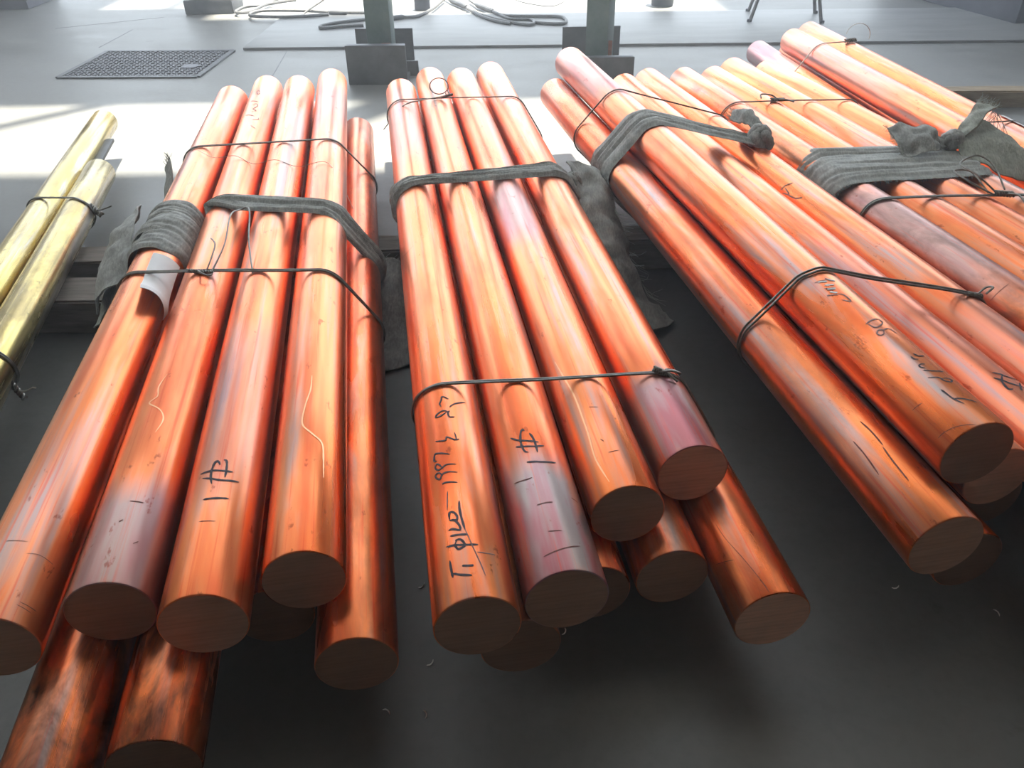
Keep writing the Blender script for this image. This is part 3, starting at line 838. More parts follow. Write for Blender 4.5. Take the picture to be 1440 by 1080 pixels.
# ------------------------------------------------------------------ cloth straps
def band(path, u, nrm, width, name, mat, parent, inv, seed, i0=0, i1=None, ridges=4, ridge_h=0.007, skew=None, base=0.0015, nv=26, drift=0.0):
    """a bunched strip of cloth laid along part of a loop: ridged top skin and flat underside"""
    pts = path[i0:i1]
    n = len(pts)
    v, f = [], []
    for i, p in enumerate(pts):
        a = pts[max(i - 1, 0)]
        b = pts[min(i + 1, n - 1)]
        t = (b - a).normalized()
        out = Vector((-t.z * u.x, -t.z * u.y, t.dot(u)))
        out = out.normalized()
        s = i / max(1, n - 1)
        w = width(s)
        sh = (skew(s) if skew else 0.0) + drift * nz(i * 0.07, seed + 3)
        for k in range(nv):
            q = k / (nv - 1)
            x = (q - 0.5) * w
            e = min(1.0, min(q, 1 - q) * 9)
            fold = 1.0 - abs(nz(q * ridges * 2.1 + 0.9 * nz(i * 0.03, seed + 2), i * 0.022, seed + 7)) * 2.6
            fold2 = 1.0 - abs(nz(q * ridges * 4.7 + 3.1, i * 0.04, seed + 17)) * 2.4
            h = base + ridge_h * e * (0.55 + 0.65 * fold + 0.22 * fold2) + 0.003 * e * nz(i * 0.22, q * 9, seed)
            x += 0.010 * nz(i * 0.10, seed + (0 if q < .5 else 30)) * abs(q - .5) * 2
            v.append(p + nrm * (x + sh) + out * max(h, base) - inv)
        for k in range(nv):
            q = k / (nv - 1)
            x = (q - 0.5) * w * 0.98 + 0.010 * nz(i * 0.10, seed + (0 if q < .5 else 30)) * abs(q - .5) * 2
            v.append(p + nrm * (x + sh) + out * 0.0004 - inv)
    m = 2 * nv
    for i in range(n - 1):
        for k in range(nv - 1):
            f.append((i * m + k, (i + 1) * m + k, (i + 1) * m + k + 1, i * m + k + 1))
            f.append((i * m + nv + k, i * m + nv + k + 1, (i + 1) * m + nv + k + 1, (i + 1) * m + nv + k))
        f.append((i * m, i * m + nv, (i + 1) * m + nv, (i + 1) * m))
        f.append((i * m + nv - 1, (i + 1) * m + nv - 1, (i + 1) * m + 2 * nv - 1, i * m + 2 * nv - 1))
    return obj(name, v, f, mat, parent, sharp=80)


def patch(ctrl, nu, nv, amp, seed, name, mat, parent, inv, thick=0.0022, freq=14):
    """crumpled sheet of cloth through a grid of control points"""
    rows = [catmull(r, nv) for r in ctrl]
    cols = list(zip(*rows))
    grid = list(zip(*[catmull(list(c), nu) for c in cols]))
    nr, nc = len(grid), len(grid[0])
    g = [[None] * nc for _ in range(nr)]
    for i in range(nr):
        for j in range(nc):
            a = grid[min(i + 1, nr - 1)][j] - grid[max(i - 1, 0)][j]
            b = grid[i][min(j + 1, nc - 1)] - grid[i][max(j - 1, 0)]
            nn = a.cross(b)
            nn = nn.normalized() if nn.length > 1e-9 else Vector((0, 0, 1))
            p = grid[i][j]
            h = amp * (nz(p.x * freq + seed, p.y * freq, p.z * freq) + 0.5 * nz(p.x * freq * 2.3, p.y * freq * 2.3 + seed, p.z * freq * 2.3)
                       + 0.7 * (0.5 - abs(nz(p.x * freq * 1.4 + 5, p.y * freq * 1.4 - seed, p.z * freq * 1.4))))
            q = p + nn * h
            q.z = max(q.z, 0.003)
            g[i][j] = (q, nn)
    v = [q - inv + nn * thick for r in g for q, nn in r] + [q - inv - nn * thick for r in g for q, nn in r]
    f = []
    T = nr * nc
    for i in range(nr - 1):
        for j in range(nc - 1):
            a, b, c, d = i * nc + j, i * nc + j + 1, (i + 1) * nc + j + 1, (i + 1) * nc + j
            f += [(a, b, c, d), (T + d, T + c, T + b, T + a)]
    for i in range(nr - 1):
        f += [(i * nc, (i + 1) * nc, T + (i + 1) * nc, T + i * nc), (i * nc + nc - 1, T + i * nc + nc - 1, T + (i + 1) * nc + nc - 1, (i + 1) * nc + nc - 1)]
    for j in range(nc - 1):
        f += [(j, T + j, T + j + 1, j + 1), ((nr - 1) * nc + j, (nr - 1) * nc + j + 1, T + (nr - 1) * nc + j + 1, T + (nr - 1) * nc + j)]
    return obj(name, v, f, mat, parent, sharp=70)


def fringe(edge, d, length, count, mat, parent, inv, seed, name='frayed_threads', r=0.0006):
    rnd = random.Random(seed)
    mb = MB()
    for k in range(count):
        t = rnd.random() * (len(edge) - 1)
        i = int(t)
        p = edge[i].lerp(edge[min(i + 1, len(edge) - 1)], t - i)
        dd = (Vector(d) + Vector((rnd.uniform(-.6, .6), rnd.uniform(-.6, .6), rnd.uniform(-.5, .5)))).normalized()
        L = length * rnd.uniform(.4, 1.2)
        mid = p + dd * L * .5 + Vector((rnd.uniform(-1, 1), rnd.uniform(-1, 1), rnd.uniform(-1, .4))) * L * .15
        mb.tube([p - inv, mid - inv, p + dd * L - inv], r, 3, caps=False)
    o = mb.build(name, mat, parent, smooth=False)
    o['kind'] = 'stuff'
    return o


def knot(p, r, parent, inv, mat, seed, name='knot'):
    """a tight knot: a few fat loops of bunched cloth wound over one another"""
    mb = MB()
    rnd = random.Random(seed)
    for k in range(5):
        ax = Vector((rnd.uniform(-1, 1), rnd.uniform(-1, 1), rnd.uniform(-.6, .6))).normalized()
        uu = ax.orthogonal().normalized()
        ww = ax.cross(uu)
        c = Vector(p) + Vector((rnd.uniform(-1, 1), rnd.uniform(-1, 1), rnd.uniform(-.5, .8))) * r * .25
        pts = []
        for i in range(20):
            a = 2 * math.pi * i / 20
            pts.append(c + (uu * math.cos(a) + ww * math.sin(a)) * r * (0.55 + 0.1 * nz(i * .4, seed + k)) - inv)
        mb.tube(pts, lambda i: r * (0.42 + 0.12 * nz(i * .9, k, seed)), 10, closed=True)
    return mb.build(name, mat, parent, sharp=80)


def idx(path, cond):
    return [i for i, p in enumerate(path) if cond(p)]


# middle bundle strap
path, u, nrm = hull_loop(B_ALL, (-0.326, 2.150), (0.122, 2.235), grow=0.001, res=0.012)
st = empty('cloth_strap', (-0.1, 2.19, 0.33))
inv = Vector(st.location)
tag(st, 'grey cloth strap across the middle bundle, its ragged tail hanging at right', 'strap', 'cloth straps')
top = idx(path, lambda p: p.z > 0.14)
band(path, u, nrm, lambda s: 0.10 - 0.025 * math.sin(s * math.pi) + 0.01 * math.sin(s * 9), 'band', M['cloth'], st, inv, 1.3, 0, max(i for i in top if path[i].x < 0.2) + 1, ridges=3.5, ridge_h=0.010)
knot((0.185, 2.262, 0.285), 0.028, st, inv, M['cloth'], 4)
patch([[(0.165, 2.29, .33), (0.21, 2.34, .315), (0.255, 2.36, .285), (0.29, 2.33, .24)],
       [(0.195, 2.23, .285), (0.235, 2.25, .27), (0.285, 2.24, .235), (0.325, 2.22, .17)],
       [(0.215, 2.14, .21), (0.265, 2.13, .20), (0.32, 2.12, .15), (0.355, 2.11, .09)],
       [(0.225, 2.00, .11), (0.29, 1.99, .10), (0.36, 1.99, .06), (0.40, 2.00, .02)],
       [(0.235, 1.85, .03), (0.31, 1.84, .02), (0.40, 1.86, .012), (0.45, 1.90, .01)]], 9, 9, 0.022, 2.1, 'tail', M['cloth'], st, inv, freq=11)
fringe([Vector(p) for p in ((0.29, 2.33, .25), (0.325, 2.22, .18), (0.355, 2.11, .10), (0.40, 2.0, .03))], (.6, -.6, -.1), 0.05, 70, M['fray'], st, inv, 5)

# left bundle strap: band over the rods, turns wound on the outer rod, loose ends
path, u, nrm = hull_loop(['A2', 'A3', 'A4', 'A5', 'A7', 'A8'], (-0.736, 2.03), (-0.42, 1.975), grow=0.001, res=0.012)
st = empty('cloth_strap', (-0.6, 2.0, 0.33))
inv = Vector(st.location)
tag(st, 'grey cloth strap across the left bundle, wound thickly round its outermost rod', 'strap', 'cloth straps')
i0 = min(range(len(path)), key=lambda i: (path[i] - Vector((-0.80, 2.04, .30))).length)
i1 = min(range(len(path)), key=lambda i: (path[i] - Vector((-0.355, 1.97, .12))).length)
band(path, u, nrm, lambda s: 0.035 + 0.055 * min(1, s * 5) - 0.02 * max(0, s - .6), 'band', M['cloth'], st, inv, 3.7, i0, i1 + 1, ridges=2.5, ridge_h=0.010, skew=lambda s: -0.03 * max(0, s - .5))
for k, (yy, w, tilt, rr, sd) in enumerate(((1.985, 0.10, 0.10, .004, 1.0), (1.90, 0.115, -0.05, .007, 2.0), (1.815, 0.12, 0.02, .004, 3.0))):
    pth, uu, nn = hull_loop(['A1'], (-1.0, yy - tilt * .12), (-0.7, yy + tilt * .3), grow=rr, res=0.012)
    n_ = len(pth)
    band(pth + pth[:2], uu, nn, lambda s: w + 0.012 * math.sin(s * 14 + sd), 'wound_turn', M['cloth'], st, inv, sd * 5, ridges=3, ridge_h=0.007)
patch([[(-1.02, 2.10, .30), (-1.07, 2.12, .24), (-1.12, 2.10, .17)],
       [(-0.985, 1.98, .30), (-1.06, 1.99, .26), (-1.13, 1.98, .15)],
       [(-0.965, 1.86, .28), (-1.03, 1.86, .25), (-1.10, 1.88, .15)],
       [(-0.95, 1.77, .25), (-1.01, 1.76, .21), (-1.07, 1.79, .13)]], 9, 9, 0.018, 7.7, 'loose_end', M['cloth'], st, inv, freq=9)
patch([[(-1.05, 2.05, .22), (-1.10, 2.03, .14), (-1.14, 2.0, .05)],
       [(-1.03, 1.93, .22), (-1.08, 1.92, .13), (-1.13, 1.93, .06)],
       [(-1.01, 1.80, .20), (-1.06, 1.80, .12), (-1.10, 1.82, .07)]], 9, 9, 0.018, 17.7, 'loose_end', M['cloth_green'], st, inv, freq=10)
patch([[(-1.085, 2.48, .27), (-1.06, 2.46, .30)], [(-1.075, 2.40, .22), (-1.04, 2.38, .24)], [(-1.07, 2.33, .15), (-1.03, 2.31, .15)]], 8, 6, 0.008, 3.3, 'frayed_end', M['cloth'], st, inv)
fringe([Vector((-1.085, 2.48, .27)), Vector((-1.06, 2.46, .30))], (-.2, .1, 1), 0.03, 30, M['fray_dark'], st, inv, 8)
knot((-0.795, 2.03, 0.305), 0.02, st, inv, M['cloth'], 8)
patch([[(-0.385, 2.03, .16), (-0.34, 2.06, .14), (-0.29, 2.06, .12)],
       [(-0.375, 1.94, .10), (-0.33, 1.96, .09), (-0.26, 1.98, .05)],
       [(-0.365, 1.82, .04), (-0.31, 1.84, .025), (-0.24, 1.87, .012)],
       [(-0.355, 1.68, .01), (-0.30, 1.70, .008), (-0.23, 1.74, .006)]], 8, 8, 0.012, 9.1, 'tail', M['cloth'], st, inv)
fringe([Vector((-0.36, 2.05, .145)), Vector((-0.29, 2.06, .125)), Vector((-0.26, 1.98, .06))], (.7, .2, .3), 0.03, 30, M['fray'], st, inv, 12)

# third bundle strap
path, u, nrm = hull_loop(C_ALL, (0.295, 2.38), (0.751, 2.45), grow=0.001, res=0.012)
st = empty('cloth_strap', (0.5, 2.42, 0.4))
inv = Vector(st.location)
tag(st, 'grey cloth strap over the uppermost rod of the third bundle, knotted in a ball', 'strap', 'cloth straps')
i1 = min(range(len(path)), key=lambda i: (path[i] - Vector((0.775, 2.45, .32))).length)
i0 = min(range(len(path)), key=lambda i: (path[i] - Vector((0.24, 2.37, .20))).length)
band(path, u, nrm, lambda s: 0.235 - 0.14 * s, 'band', M['cloth'], st, inv, 6.1, min(i0, 3), i1 + 1, ridges=4.5, ridge_h=0.009, skew=lambda s: 0.02 * (1 - s))
knot((0.775, 2.435, 0.345), 0.040, st, inv, M['cloth'], 15)
patch([[(0.755, 2.46, .36), (0.735, 2.50, .375), (0.71, 2.555, .365)], [(0.775, 2.475, .37), (0.76, 2.53, .385), (0.735, 2.60, .375)], [(0.80, 2.475, .36), (0.80, 2.53, .36), (0.79, 2.59, .35)]], 8, 8, 0.018, 5.5, 'tail', M['cloth'], st, inv, freq=22)
fringe([Vector((0.71, 2.555, .365)), Vector((0.735, 2.60, .378)), Vector((0.79, 2.59, .35))], (-.5, .7, .2), 0.03, 80, M['fray'], st, inv, 21)

# fourth bundle: wide cloth with a bow
path, u, nrm = hull_loop(D_ALL, (0.889, 2.235), (1.30, 2.265), grow=0.001, res=0.012)
st = empty('cloth_wrap', (1.1, 2.25, 0.34))
inv = Vector(st.location)
tag(st, 'wide grey cloth wrapped over the fourth bundle and tied in a ragged bow', 'cloth', 'cloth straps')
i1 = min(range(len(path)), key=lambda i: (path[i] - Vector((1.345, 2.27, .325))).length)
W = lambda s: 0.285 - 0.06 * max(0, s - .55)
band(path, u, nrm, W, 'band', M['cloth'], st, inv, 8.3, 0, i1 + 1, ridges=5, ridge_h=0.008, nv=44)
edge = []
for i in range(0, i1 + 1, 2):
    s = i / max(1, i1)
    edge.append(path[i] + nrm * (-W(s) / 2 + 0.003) + Vector((0, 0, .002)))
fringe(edge, (0, -1, -.35), 0.012, 420, M['fray_dark'], st, inv, 31, r=0.0005)
kp = Vector((1.315, 2.33, 0.365))
knot(kp, 0.032, st, inv, M['cloth'], 23)
patch([[kp + Vector((-.02, 0, .01)), kp + Vector((-.075, .02, .035)), kp + Vector((-.14, .035, .045)), kp + Vector((-.185, .05, .035))],
       [kp + Vector((-.02, -.01, 0)), kp + Vector((-.075, -.03, .02)), kp + Vector((-.14, -.025, .02)), kp + Vector((-.18, -.02, .012))],
       [kp + Vector((-.02, -.02, -.01)), kp + Vector((-.07, -.055, -.008)), kp + Vector((-.13, -.07, -.015)), kp + Vector((-.16, -.075, -.02))]], 9, 9, 0.020, 2.9, 'bow_loop', M['cloth'], st, inv, freq=20)
fringe([kp + Vector((-.185, .05, .035)), kp + Vector((-.18, -.02, .012)), kp + Vector((-.16, -.075, -.02))], (-1, 0, -.1), 0.016, 60, M['fray'], st, inv, 41)
patch([[kp + Vector((0, .015, 0)), kp + Vector((.035, .045, .035)), kp + Vector((.075, .08, .075)), kp + Vector((.10, .11, .085))],
       [kp + Vector((.012, -.005, 0)), kp + Vector((.055, .0, .03)), kp + Vector((.10, .04, .065)), kp + Vector((.14, .075, .07))]], 9, 7, 0.012, 12.9, 'tail', M['cloth_green'], st, inv, freq=18, thick=0.004)
fringe([kp + Vector((.10, .11, .085)), kp + Vector((.14, .075, .07))], (.6, .5, .4), 0.025, 70, M['fray'], st, inv, 51)
fringe([kp + Vector((.13, .07, .065)), kp + Vector((.145, .06, .06))], (.05, -.2, -1), 0.10, 12, M['fray'], st, inv, 52, r=0.0009)
patch([[kp + Vector((.0, .01, .0)), kp + Vector((.08, .07, .03)), kp + Vector((.13, .06, .02)), kp + Vector((.23, -.02, -.035))],
       [kp + Vector((.005, -.02, -.005)), kp + Vector((.07, -.02, -.005)), kp + Vector((.14, -.03, -.015)), kp + Vector((.245, -.045, -.05))],
       [kp + Vector((.01, -.05, -.03)), kp + Vector((.06, -.09, -.045)), kp + Vector((.12, -.11, -.07)), kp + Vector((.22, -.10, -.09))]], 9, 9, 0.012, 22.9, 'tail', M['cloth_green'], st, inv, freq=12)

# ------------------------------------------------------------------ paper tags
def paper_tag(n, ya, yb, ta, tb, lift, label):
    o_ = ROD_OBJ[n]
    R = rod_r(n)
    v, f = [], []
    nu, nv = 22, 12
    mw = o_.matrix_basis
    for sgn in (1, -1):
        for i in range(nu + 1):
            q = i / nu
            y = ya + (yb - ya) * q
            for j in range(nv + 1):
                t = j / nv
                a = math.radians(ta + (tb - ta) * t + 12 * (1 - q) * (1 - q))
                h = 0.0035 + lift * max(0, (0.42 - q) / 0.42) ** 1.6 * (0.5 + 0.5 * math.sin(1.2 + t * 2.6)) + 0.0006 * sgn
                if q < 0.10:
                    h -= lift * 0.25 * (0.10 - q) / 0.10
                v.append(mw @ Vector(((R + h) * math.sin(a), y, (R + h) * math.cos(a))))
    T = (nu + 1) * (nv + 1)
    for i in range(nu):
        for j in range(nv):
            a, b, c, d = i * (nv + 1) + j, i * (nv + 1) + j + 1, (i + 1) * (nv + 1) + j + 1, (i + 1) * (nv + 1) + j
            f += [(a, b, c, d), (T + d, T + c, T + b, T + a)]
    for i in range(nu):
        f += [(i * (nv + 1), (i + 1) * (nv + 1), T + (i + 1) * (nv + 1), T + i * (nv + 1)),
              (i * (nv + 1) + nv, T + i * (nv + 1) + nv, T + (i + 1) * (nv + 1) + nv, (i + 1) * (nv + 1) + nv)]
    for j in range(nv):
        f += [(j, T + j, T + j + 1, j + 1), (nu * (nv + 1) + j, nu * (nv + 1) + j + 1, T + nu * (nv + 1) + j + 1, T + nu * (nv + 1) + j)]
    w = obj('paper_tag', v, f, M['paper'], sharp=60)
    tag(w, label, 'tag', 'paper tags')
    return w


paper_tag('A1', 0.84, 1.07, 10, 72, 0.045, 'curled white paper tag under the wire on the left copper bundle')
paper_tag('E3', 0.80, 1.03, 5, 62, 0.03, 'white paper tag on the farthest bundle at the right picture edge')

# ------------------------------------------------------------------ timbers
def timber(label, c, s, rz, mat='timber', grp='support timbers'):
    bm = bmesh.new()
    bmesh.ops.create_cube(bm, size=1.0)
    bmesh.ops.scale(bm, vec=s, verts=bm.verts)
    bmesh.ops.bevel(bm, geom=list(bm.edges), offset=0.006, segments=2, affect='EDGES')
    bmesh.ops.subdivide_edges(bm, edges=[e for e in bm.edges if e.calc_length() > 0.4], cuts=24)
    for q in bm.verts:
        q.co += Vector((0, nz(q.co.x * 6, q.co.z * 20, c[1]) * .006, nz(q.co.x * 5, q.co.y * 20, c[0]) * (.004 if q.co.z > 0 else 0)))
    me = bpy.data.meshes.new('support_timber')
    bm.to_mesh(me)
    bm.free()
    me.materials.append(M[mat])
    t = bpy.data.objects.new('support_timber', me)
    COL.objects.link(t)
    t.location = c
    t.rotation_euler = (0, 0, rz)
    return tag(t, label, 'timber', grp)


timber('long dark timber on the floor running under all the copper bundles', (0.0, 2.275, 0.051), (3.5, 0.115, 0.102), 0.055)
timber('weathered dark timber under the brass rods, in front of the longer one', (-1.20, 1.985, 0.051), (1.2, 0.15, 0.102), -0.01)
timber('brownish timber beam on the floor at right, under the farthest bundle', (2.35, 3.93, 0.039), (2.6, 0.10, 0.078), -0.03, 'timber_light')

sl = MB().box((0, 0, 0), (0.03, 0.52, 0.012), bev=0.002).build('dark_strip', M['steel_dark'], sharp=30, loc=(-1.509, 2.878, 0.15))  # thin dark bar past the end of the shorter brass rod
sl.rotation_euler = (0, 0, 0.2210)
tag(sl, 'thin dark strip sticking out past the shorter brass rod', 'strip')

# ------------------------------------------------------------------ floor details
for (xa, ya, xb, yb) in ((-1.376, 5.28, -1.30, 4.40), (-3.2, 6.1, -2.55, 6.45), (-2.62, 6.02, -2.63, 5.48)):
    a, b_ = Vector((xa, ya, .0004)), Vector((xb, yb, .0004))
    MB().box((a + b_) / 2, ((b_ - a).length, .006, .0008), rz=math.atan2(b_.y - a.y, b_.x - a.x)).build('floor_joint', M['steel_dark'], fl, smooth=False)
pl = MB().box((1.9, 5.78, 0.008), (7.1, 1.05, 0.016), rz=-0.022, bev=0.002).build('steel_floor_plate', M['plate'], sharp=30)
tag(pl, 'large flat steel plate lying on the floor behind the bundles', 'plate')

mh = empty('manhole_cover', (-2.13, 5.01, 0))
tag(mh, 'dark ribbed rectangular manhole cover set in the floor', 'manhole cover')
rot = -0.04
cs, sn = math.cos(rot), math.sin(rot)
fr = MB()
W_, H_ = 0.80, 0.63
for c, s in (((0, -H_ / 2, .004), (W_, .03, .010)), ((0, H_ / 2, .004), (W_, .03, .010)), ((-W_ / 2, 0, .004), (.03, H_, .010)), ((W_ / 2, 0, .004), (.03, H_, .010))):
    fr.box((c[0] * cs - c[1] * sn, c[0] * sn + c[1] * cs, c[2]), s, rz=rot)
fr.build('frame', M['steel_dark'], mh, smooth=False)
MB().box((0, 0, .002), (W_ - .03, H_ - .03, .004), rz=rot).build('cover_plate', M['steel_dark'], mh, smooth=False)
rb = MB()
for i in range(24):
    for j in range(15):
        x, y = -W_ / 2 + .035 + i * (W_ - .07) / 23, -H_ / 2 + .035 + j * (H_ - .07) / 14
        if (x - .27) ** 2 / .004 + (y + .08) ** 2 / .0016 < 1:
            continue
        rb.box((x * cs - y * sn, x * sn + y * cs, .0065), (.020, .012, .005), rz=rot + (0.6 if (i + j) % 2 else -0.6))
ro = rb.build('tread_ribs', M['machine'], mh, smooth=False)
ro['kind'] = 'stuff'
MB().lathe([(0.001, 0), (.05, 0), (.05, .006), (.04, .007), (.001, .007)], 20, (.27, -.09, .002)).build('lifting_socket', M['blue_dark'], mh)

# ------------------------------------------------------------------ posts on steel feet
def post(label, x, y, rz, prz, front_h, wpost):
    p = empty('steel_post', (x, y, 0), rz)
    tag(p, label, 'post', 'green posts')
    MB().box((0, -.215, front_h / 2), (.32, .018, front_h), bev=.003).build('foot_plate', M['steel_dark'], p, sharp=30)
    MB().box((-.02, .215, .10), (.33, .018, .20), bev=.003).build('foot_plate', M['steel_dark'], p, sharp=30)
    MB().box((0, 0, .012), (.30, .415, .022), bev=.003).build('foot_web', M['steel_dark'], p, sharp=30)
    MB().box((0, -.2, front_h - .004), (.31, .05, .008), bev=.002).build('foot_flange', M['steel_dark'], p, sharp=30)
    MB().box((0, .0, 1.31), (wpost, wpost, 2.58), rz=prz, bev=.008).build('upright', M['green_paint'], p, sharp=30)
    MB().box((.035, -wpost / 2 - .001, .11), (.05, .004, .14), rz=prz * .2, bev=.001).build('rust_patch', M['rust'], p, sharp=30)
    MB().box((wpost * .5 + .06, -.03, .03), (.14, .014, .10), bev=.002).build('gusset', M['steel_dark'], p, sharp=30)
    return p


post('green steel post on a dark foot, behind the left and middle bundles', -0.69, 4.69, -0.03, 0.0, 0.20, 0.135)
post('green steel post on a dark foot, behind the third bundle', 0.51, 4.66, 0.03, -0.42, 0.13, 0.125)

# ------------------------------------------------------------------ wire rope slings on the floor
def sling(label, ropes, ferrules):
    s = empty('rope_sling', ropes[0][0][0])
    inv = Vector(ropes[0][0][0])
    for pts, r in ropes:
        MB().tube([q - inv for q in catmull(pts, 8)], r, 7).build('rope', M['rope'], s)
    for a, b, r in ferrules:
        a, b = Vector(a), Vector(b)
        MB().tube([a - inv, a.lerp(b, .1) - inv, a.lerp(b, .9) - inv, b - inv], lambda i: r if i in (1, 2) else r * .7, 10).build('ferrule', M['steel_dark'], s)
    return tag(s, label, 'sling', 'wire rope slings')


sling('grey wire rope sling coiled on the floor left of the first green post', [([(-1.813, 7.018, 0.027),(-1.871, 6.737, 0.027),(-1.987, 6.669, 0.027),(-2.018, 6.496, 0.027),(-1.98, 6.42, 0.027),(-1.9, 6.474, 0.027),(-1.849, 6.749, 0.027),(-1.666, 6.922, 0.027)], .011), ([(-1.308, 6.391, 0.027),(-1.486, 6.465, 0.027),(-1.789, 6.502, 0.027),(-1.873, 6.435, 0.027),(-1.876, 6.334, 0.027),(-1.815, 6.277, 0.027),(-1.636, 6.246, 0.027),(-1.467, 6.256, 0.027),(-1.295, 6.318, 0.027)], .011), ([(-1.171, 6.368, 0.027),(-1.059, 6.359, 0.027),(-0.885, 6.357, 0.027)], .011), ([(-1.30,6.62,.30),(-1.26,6.60,.16),(-1.483, 6.393, 0.027),(-1.429, 6.294, 0.027)], .007)], [((-1.297, 6.36, 0.027), (-1.168, 6.35, 0.027), .02)])
sling('grey wire rope sling passing behind the first green post', [([(-0.861, 6.158, 0.027),(-1.021, 6.097, 0.027),(-1.175, 6.016, 0.027),(-1.271, 5.912, 0.027),(-1.253, 5.843, 0.027),(-1.109, 5.884, 0.027),(-0.982, 5.906, 0.027)], .011), ([(-0.733, 6.171, 0.027),(-0.639, 6.198, 0.027),(-0.555, 6.44, 0.027),(-0.513, 6.69, 0.027),(-0.487, 6.856, 0.027)], .011)], [((-0.822, 6.11, 0.027), (-0.733, 6.171, 0.027), .02)])
sling('grey wire rope sling with a long flat eye, between the green posts', [([(-0.435, 6.817, 0.027),(-0.523, 7.035, 0.027)], .011), ([(-0.295, 6.531, 0.027),(-0.21, 6.262, 0.027),(-0.094, 6.082, 0.027),(0.027, 5.936, 0.027),(0.156, 5.842, 0.027),(0.191, 5.924, 0.027),(0.161, 6.024, 0.027),(0.039, 6.044, 0.027),(-0.016, 6.132, 0.027),(-0.097, 6.342, 0.027)], .011), ([(-0.293, 6.48, 0.027),(-0.185, 6.174, 0.027),(-0.082, 5.999, 0.027),(0.027, 5.883, 0.027)], .011), ([(-0.096, 6.313, 0.027),(-0.016, 6.172, 0.027),(0.119, 6.139, 0.027),(0.364, 6.108, 0.027),(0.413, 5.988, 0.027),(0.394, 5.872, 0.027),(0.307, 5.862, 0.027),(0.201, 5.913, 0.027)], .011), ([(-0.225, 6.601, 0.027),(-0.286, 6.805, 0.027)], .011)], [((-0.435, 6.817, 0.027), (-0.294, 6.512, 0.027), .02), ((-0.225, 6.601, 0.027), (-0.097, 6.33, 0.027), .02)])
sling('thin loop of wire lying at the top edge between the posts', [([(0.046, 6.845, 0.027),(0.13, 6.67, 0.027),(0.269, 6.522, 0.027),(0.363, 6.515, 0.027),(0.444, 6.676, 0.027)], .004)], [])


# ------------------------------------------------------------------ things at the back
st = empty('metal_stool', (1.94, 6.03, 0))
tag(st, 'thin-legged metal stool standing behind the farthest bundle', 'stool')
for fx, fy in ((1.747, 6.256), (1.664, 5.887), (2.200, 6.142), (2.136, 5.805)):
    a = Vector((fx - 1.94, fy - 6.03, .0))
    t = Vector((a.x * .45, a.y * .45, .52))
    MB().tube([a, a.lerp(t, .5), t], .012, 10).build('leg', M['leg'], st)
    MB().lathe([(.014, 0), (.017, .004), (.016, .03), (.012, .034)], 12, tuple(a)).build('rubber_foot', M['blue_dark'], st)
MB().tube([Vector((-.16, .15, .26)), Vector((.17, .08, .26))], .008, 8).build('stretcher', M['leg'], st)
MB().tube([Vector((-.19, -.10, .26)), Vector((.14, -.16, .26))], .008, 8).build('stretcher', M['leg'], st)
MB().box((0, 0, .535), (.34, .30, .03), rz=-.18, bev=.012).build('seat', M['machine'], st)

bk = empty('bucket', (1.19, 6.63, 0))
tag(bk, 'dark blue bucket on the bright floor at the top edge', 'bucket')
MB().lathe([(.078, 0), (.082, .006), (.10, .22), (.106, .225), (.106, .235), (.098, .235), (.08, .012), (.001, .012)], 28).build('body', M['blue_dark'], bk)
MB().tube([Vector((.10 * math.cos(a), 0, .225 + .11 * math.sin(a))) for a in [i * math.pi / 12 for i in range(13)]], .004, 8).build('handle', M['wire'], bk)

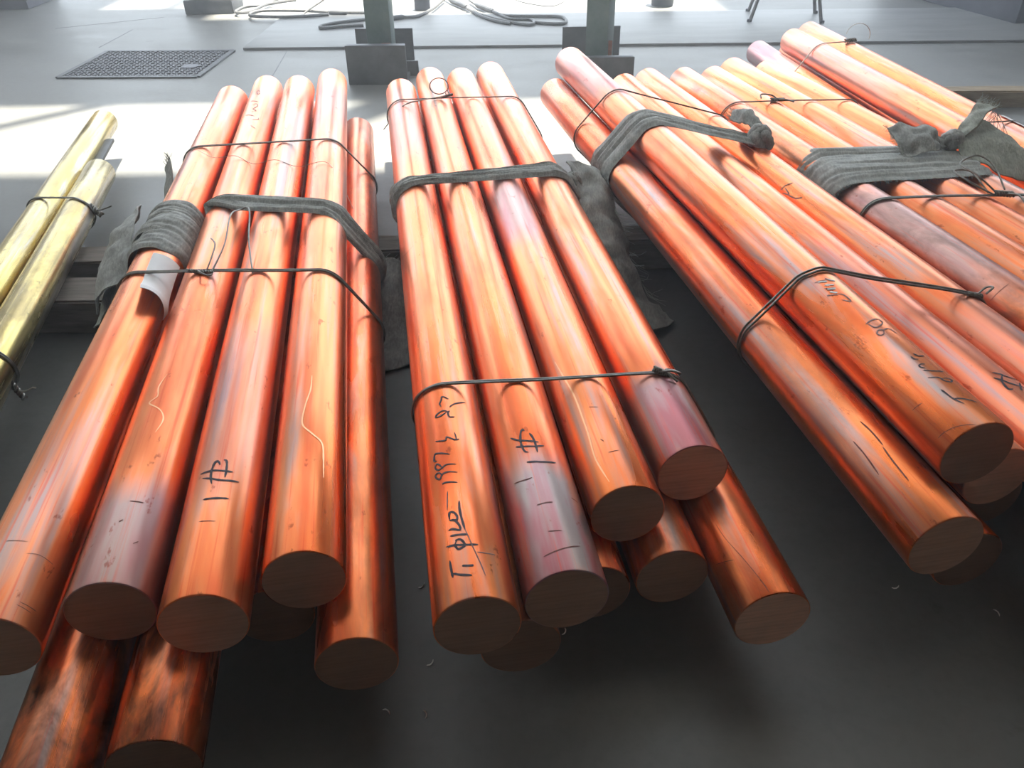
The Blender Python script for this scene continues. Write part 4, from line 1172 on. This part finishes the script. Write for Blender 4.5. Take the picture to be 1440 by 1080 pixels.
cn = empty('dark_canister', (-0.636, 6.60, 0))
tag(cn, 'small dark canister behind the first green post', 'canister')
MB().lathe([(.055, 0), (.06, .005), (.06, .17), (.045, .19), (.02, .20)], 24).build('body', M['blue_dark'], cn)
MB().lathe([(.022, 0), (.022, .03), (.018, .034)], 16, (0, 0, .20)).build('cap', M['steel_dark'], cn)

mb_ = empty('lathe_machine', (3.9, 6.6, 0))
tag(mb_, 'big dark machine in the top right corner', 'machine')
MB().box((0, 0, .42), (1.4, 1.55, .84), rz=.22, bev=.02).build('body', M['machine'], mb_, sharp=30)
MB().box((0, 0, .87), (1.5, 1.65, .06), rz=.22, bev=.01).build('top_slab', M['steel_dark'], mb_, sharp=30)
MB().box((-.16, -.70, .35), (.8, .05, .40), rz=.22, bev=.01).build('access_panel', M['steel_dark'], mb_, sharp=30)

ft = empty('pillar_machine', (-2.24, 6.70, 0))
tag(ft, 'dark machine leg at the top edge above the manhole cover', 'machine')
MB().box((0, 0, .05), (.36, .34, .10), rz=.05, bev=.01).build('pad', M['steel_dark'], ft, sharp=30)
MB().box((-.01, .02, .5), (.26, .26, .82), rz=.05, bev=.01).build('column', M['machine'], ft, sharp=30)

cb = empty('dark_cabinet', (-4.1, 7.1, 0))
tag(cb, 'dark cabinet in the far top left corner', 'cabinet')
MB().box((0, 0, .6), (.7, .5, 1.2), bev=.01).build('body', M['machine'], cb, sharp=30)
MB().box((.0, -.255, .62), (.6, .02, 1.0), bev=.004).build('door', M['steel_dark'], cb, sharp=30)

# ------------------------------------------------------------------ metal shavings on the near floor
rnd = random.Random(3)
for i, (x, y) in enumerate([(-0.142, 0.822), (0.042, 0.868), (0.086, 0.882), (-0.143, 0.731), (0.85, 0.91), (0.694, 0.967), (-0.296, 0.784), (-0.205, 0.738), (0.408, 1.021), (-0.17, 0.988)]):
    a = rnd.uniform(0, 3.1)
    pts = [Vector((x + math.cos(a + k * .25) * .004 * k, y + math.sin(a + k * .25) * .004 * k, .0025 + .001 * math.sin(k))) for k in range(-2, 3)]
    c_ = MB().tube(pts, lambda i: .0012 if 0 < i < 4 else .0006, 5).build('metal_shaving', M['chip'])
    tag(c_, 'tiny bright metal shaving on the dark floor in front of the bundles', 'shaving', 'metal shavings')
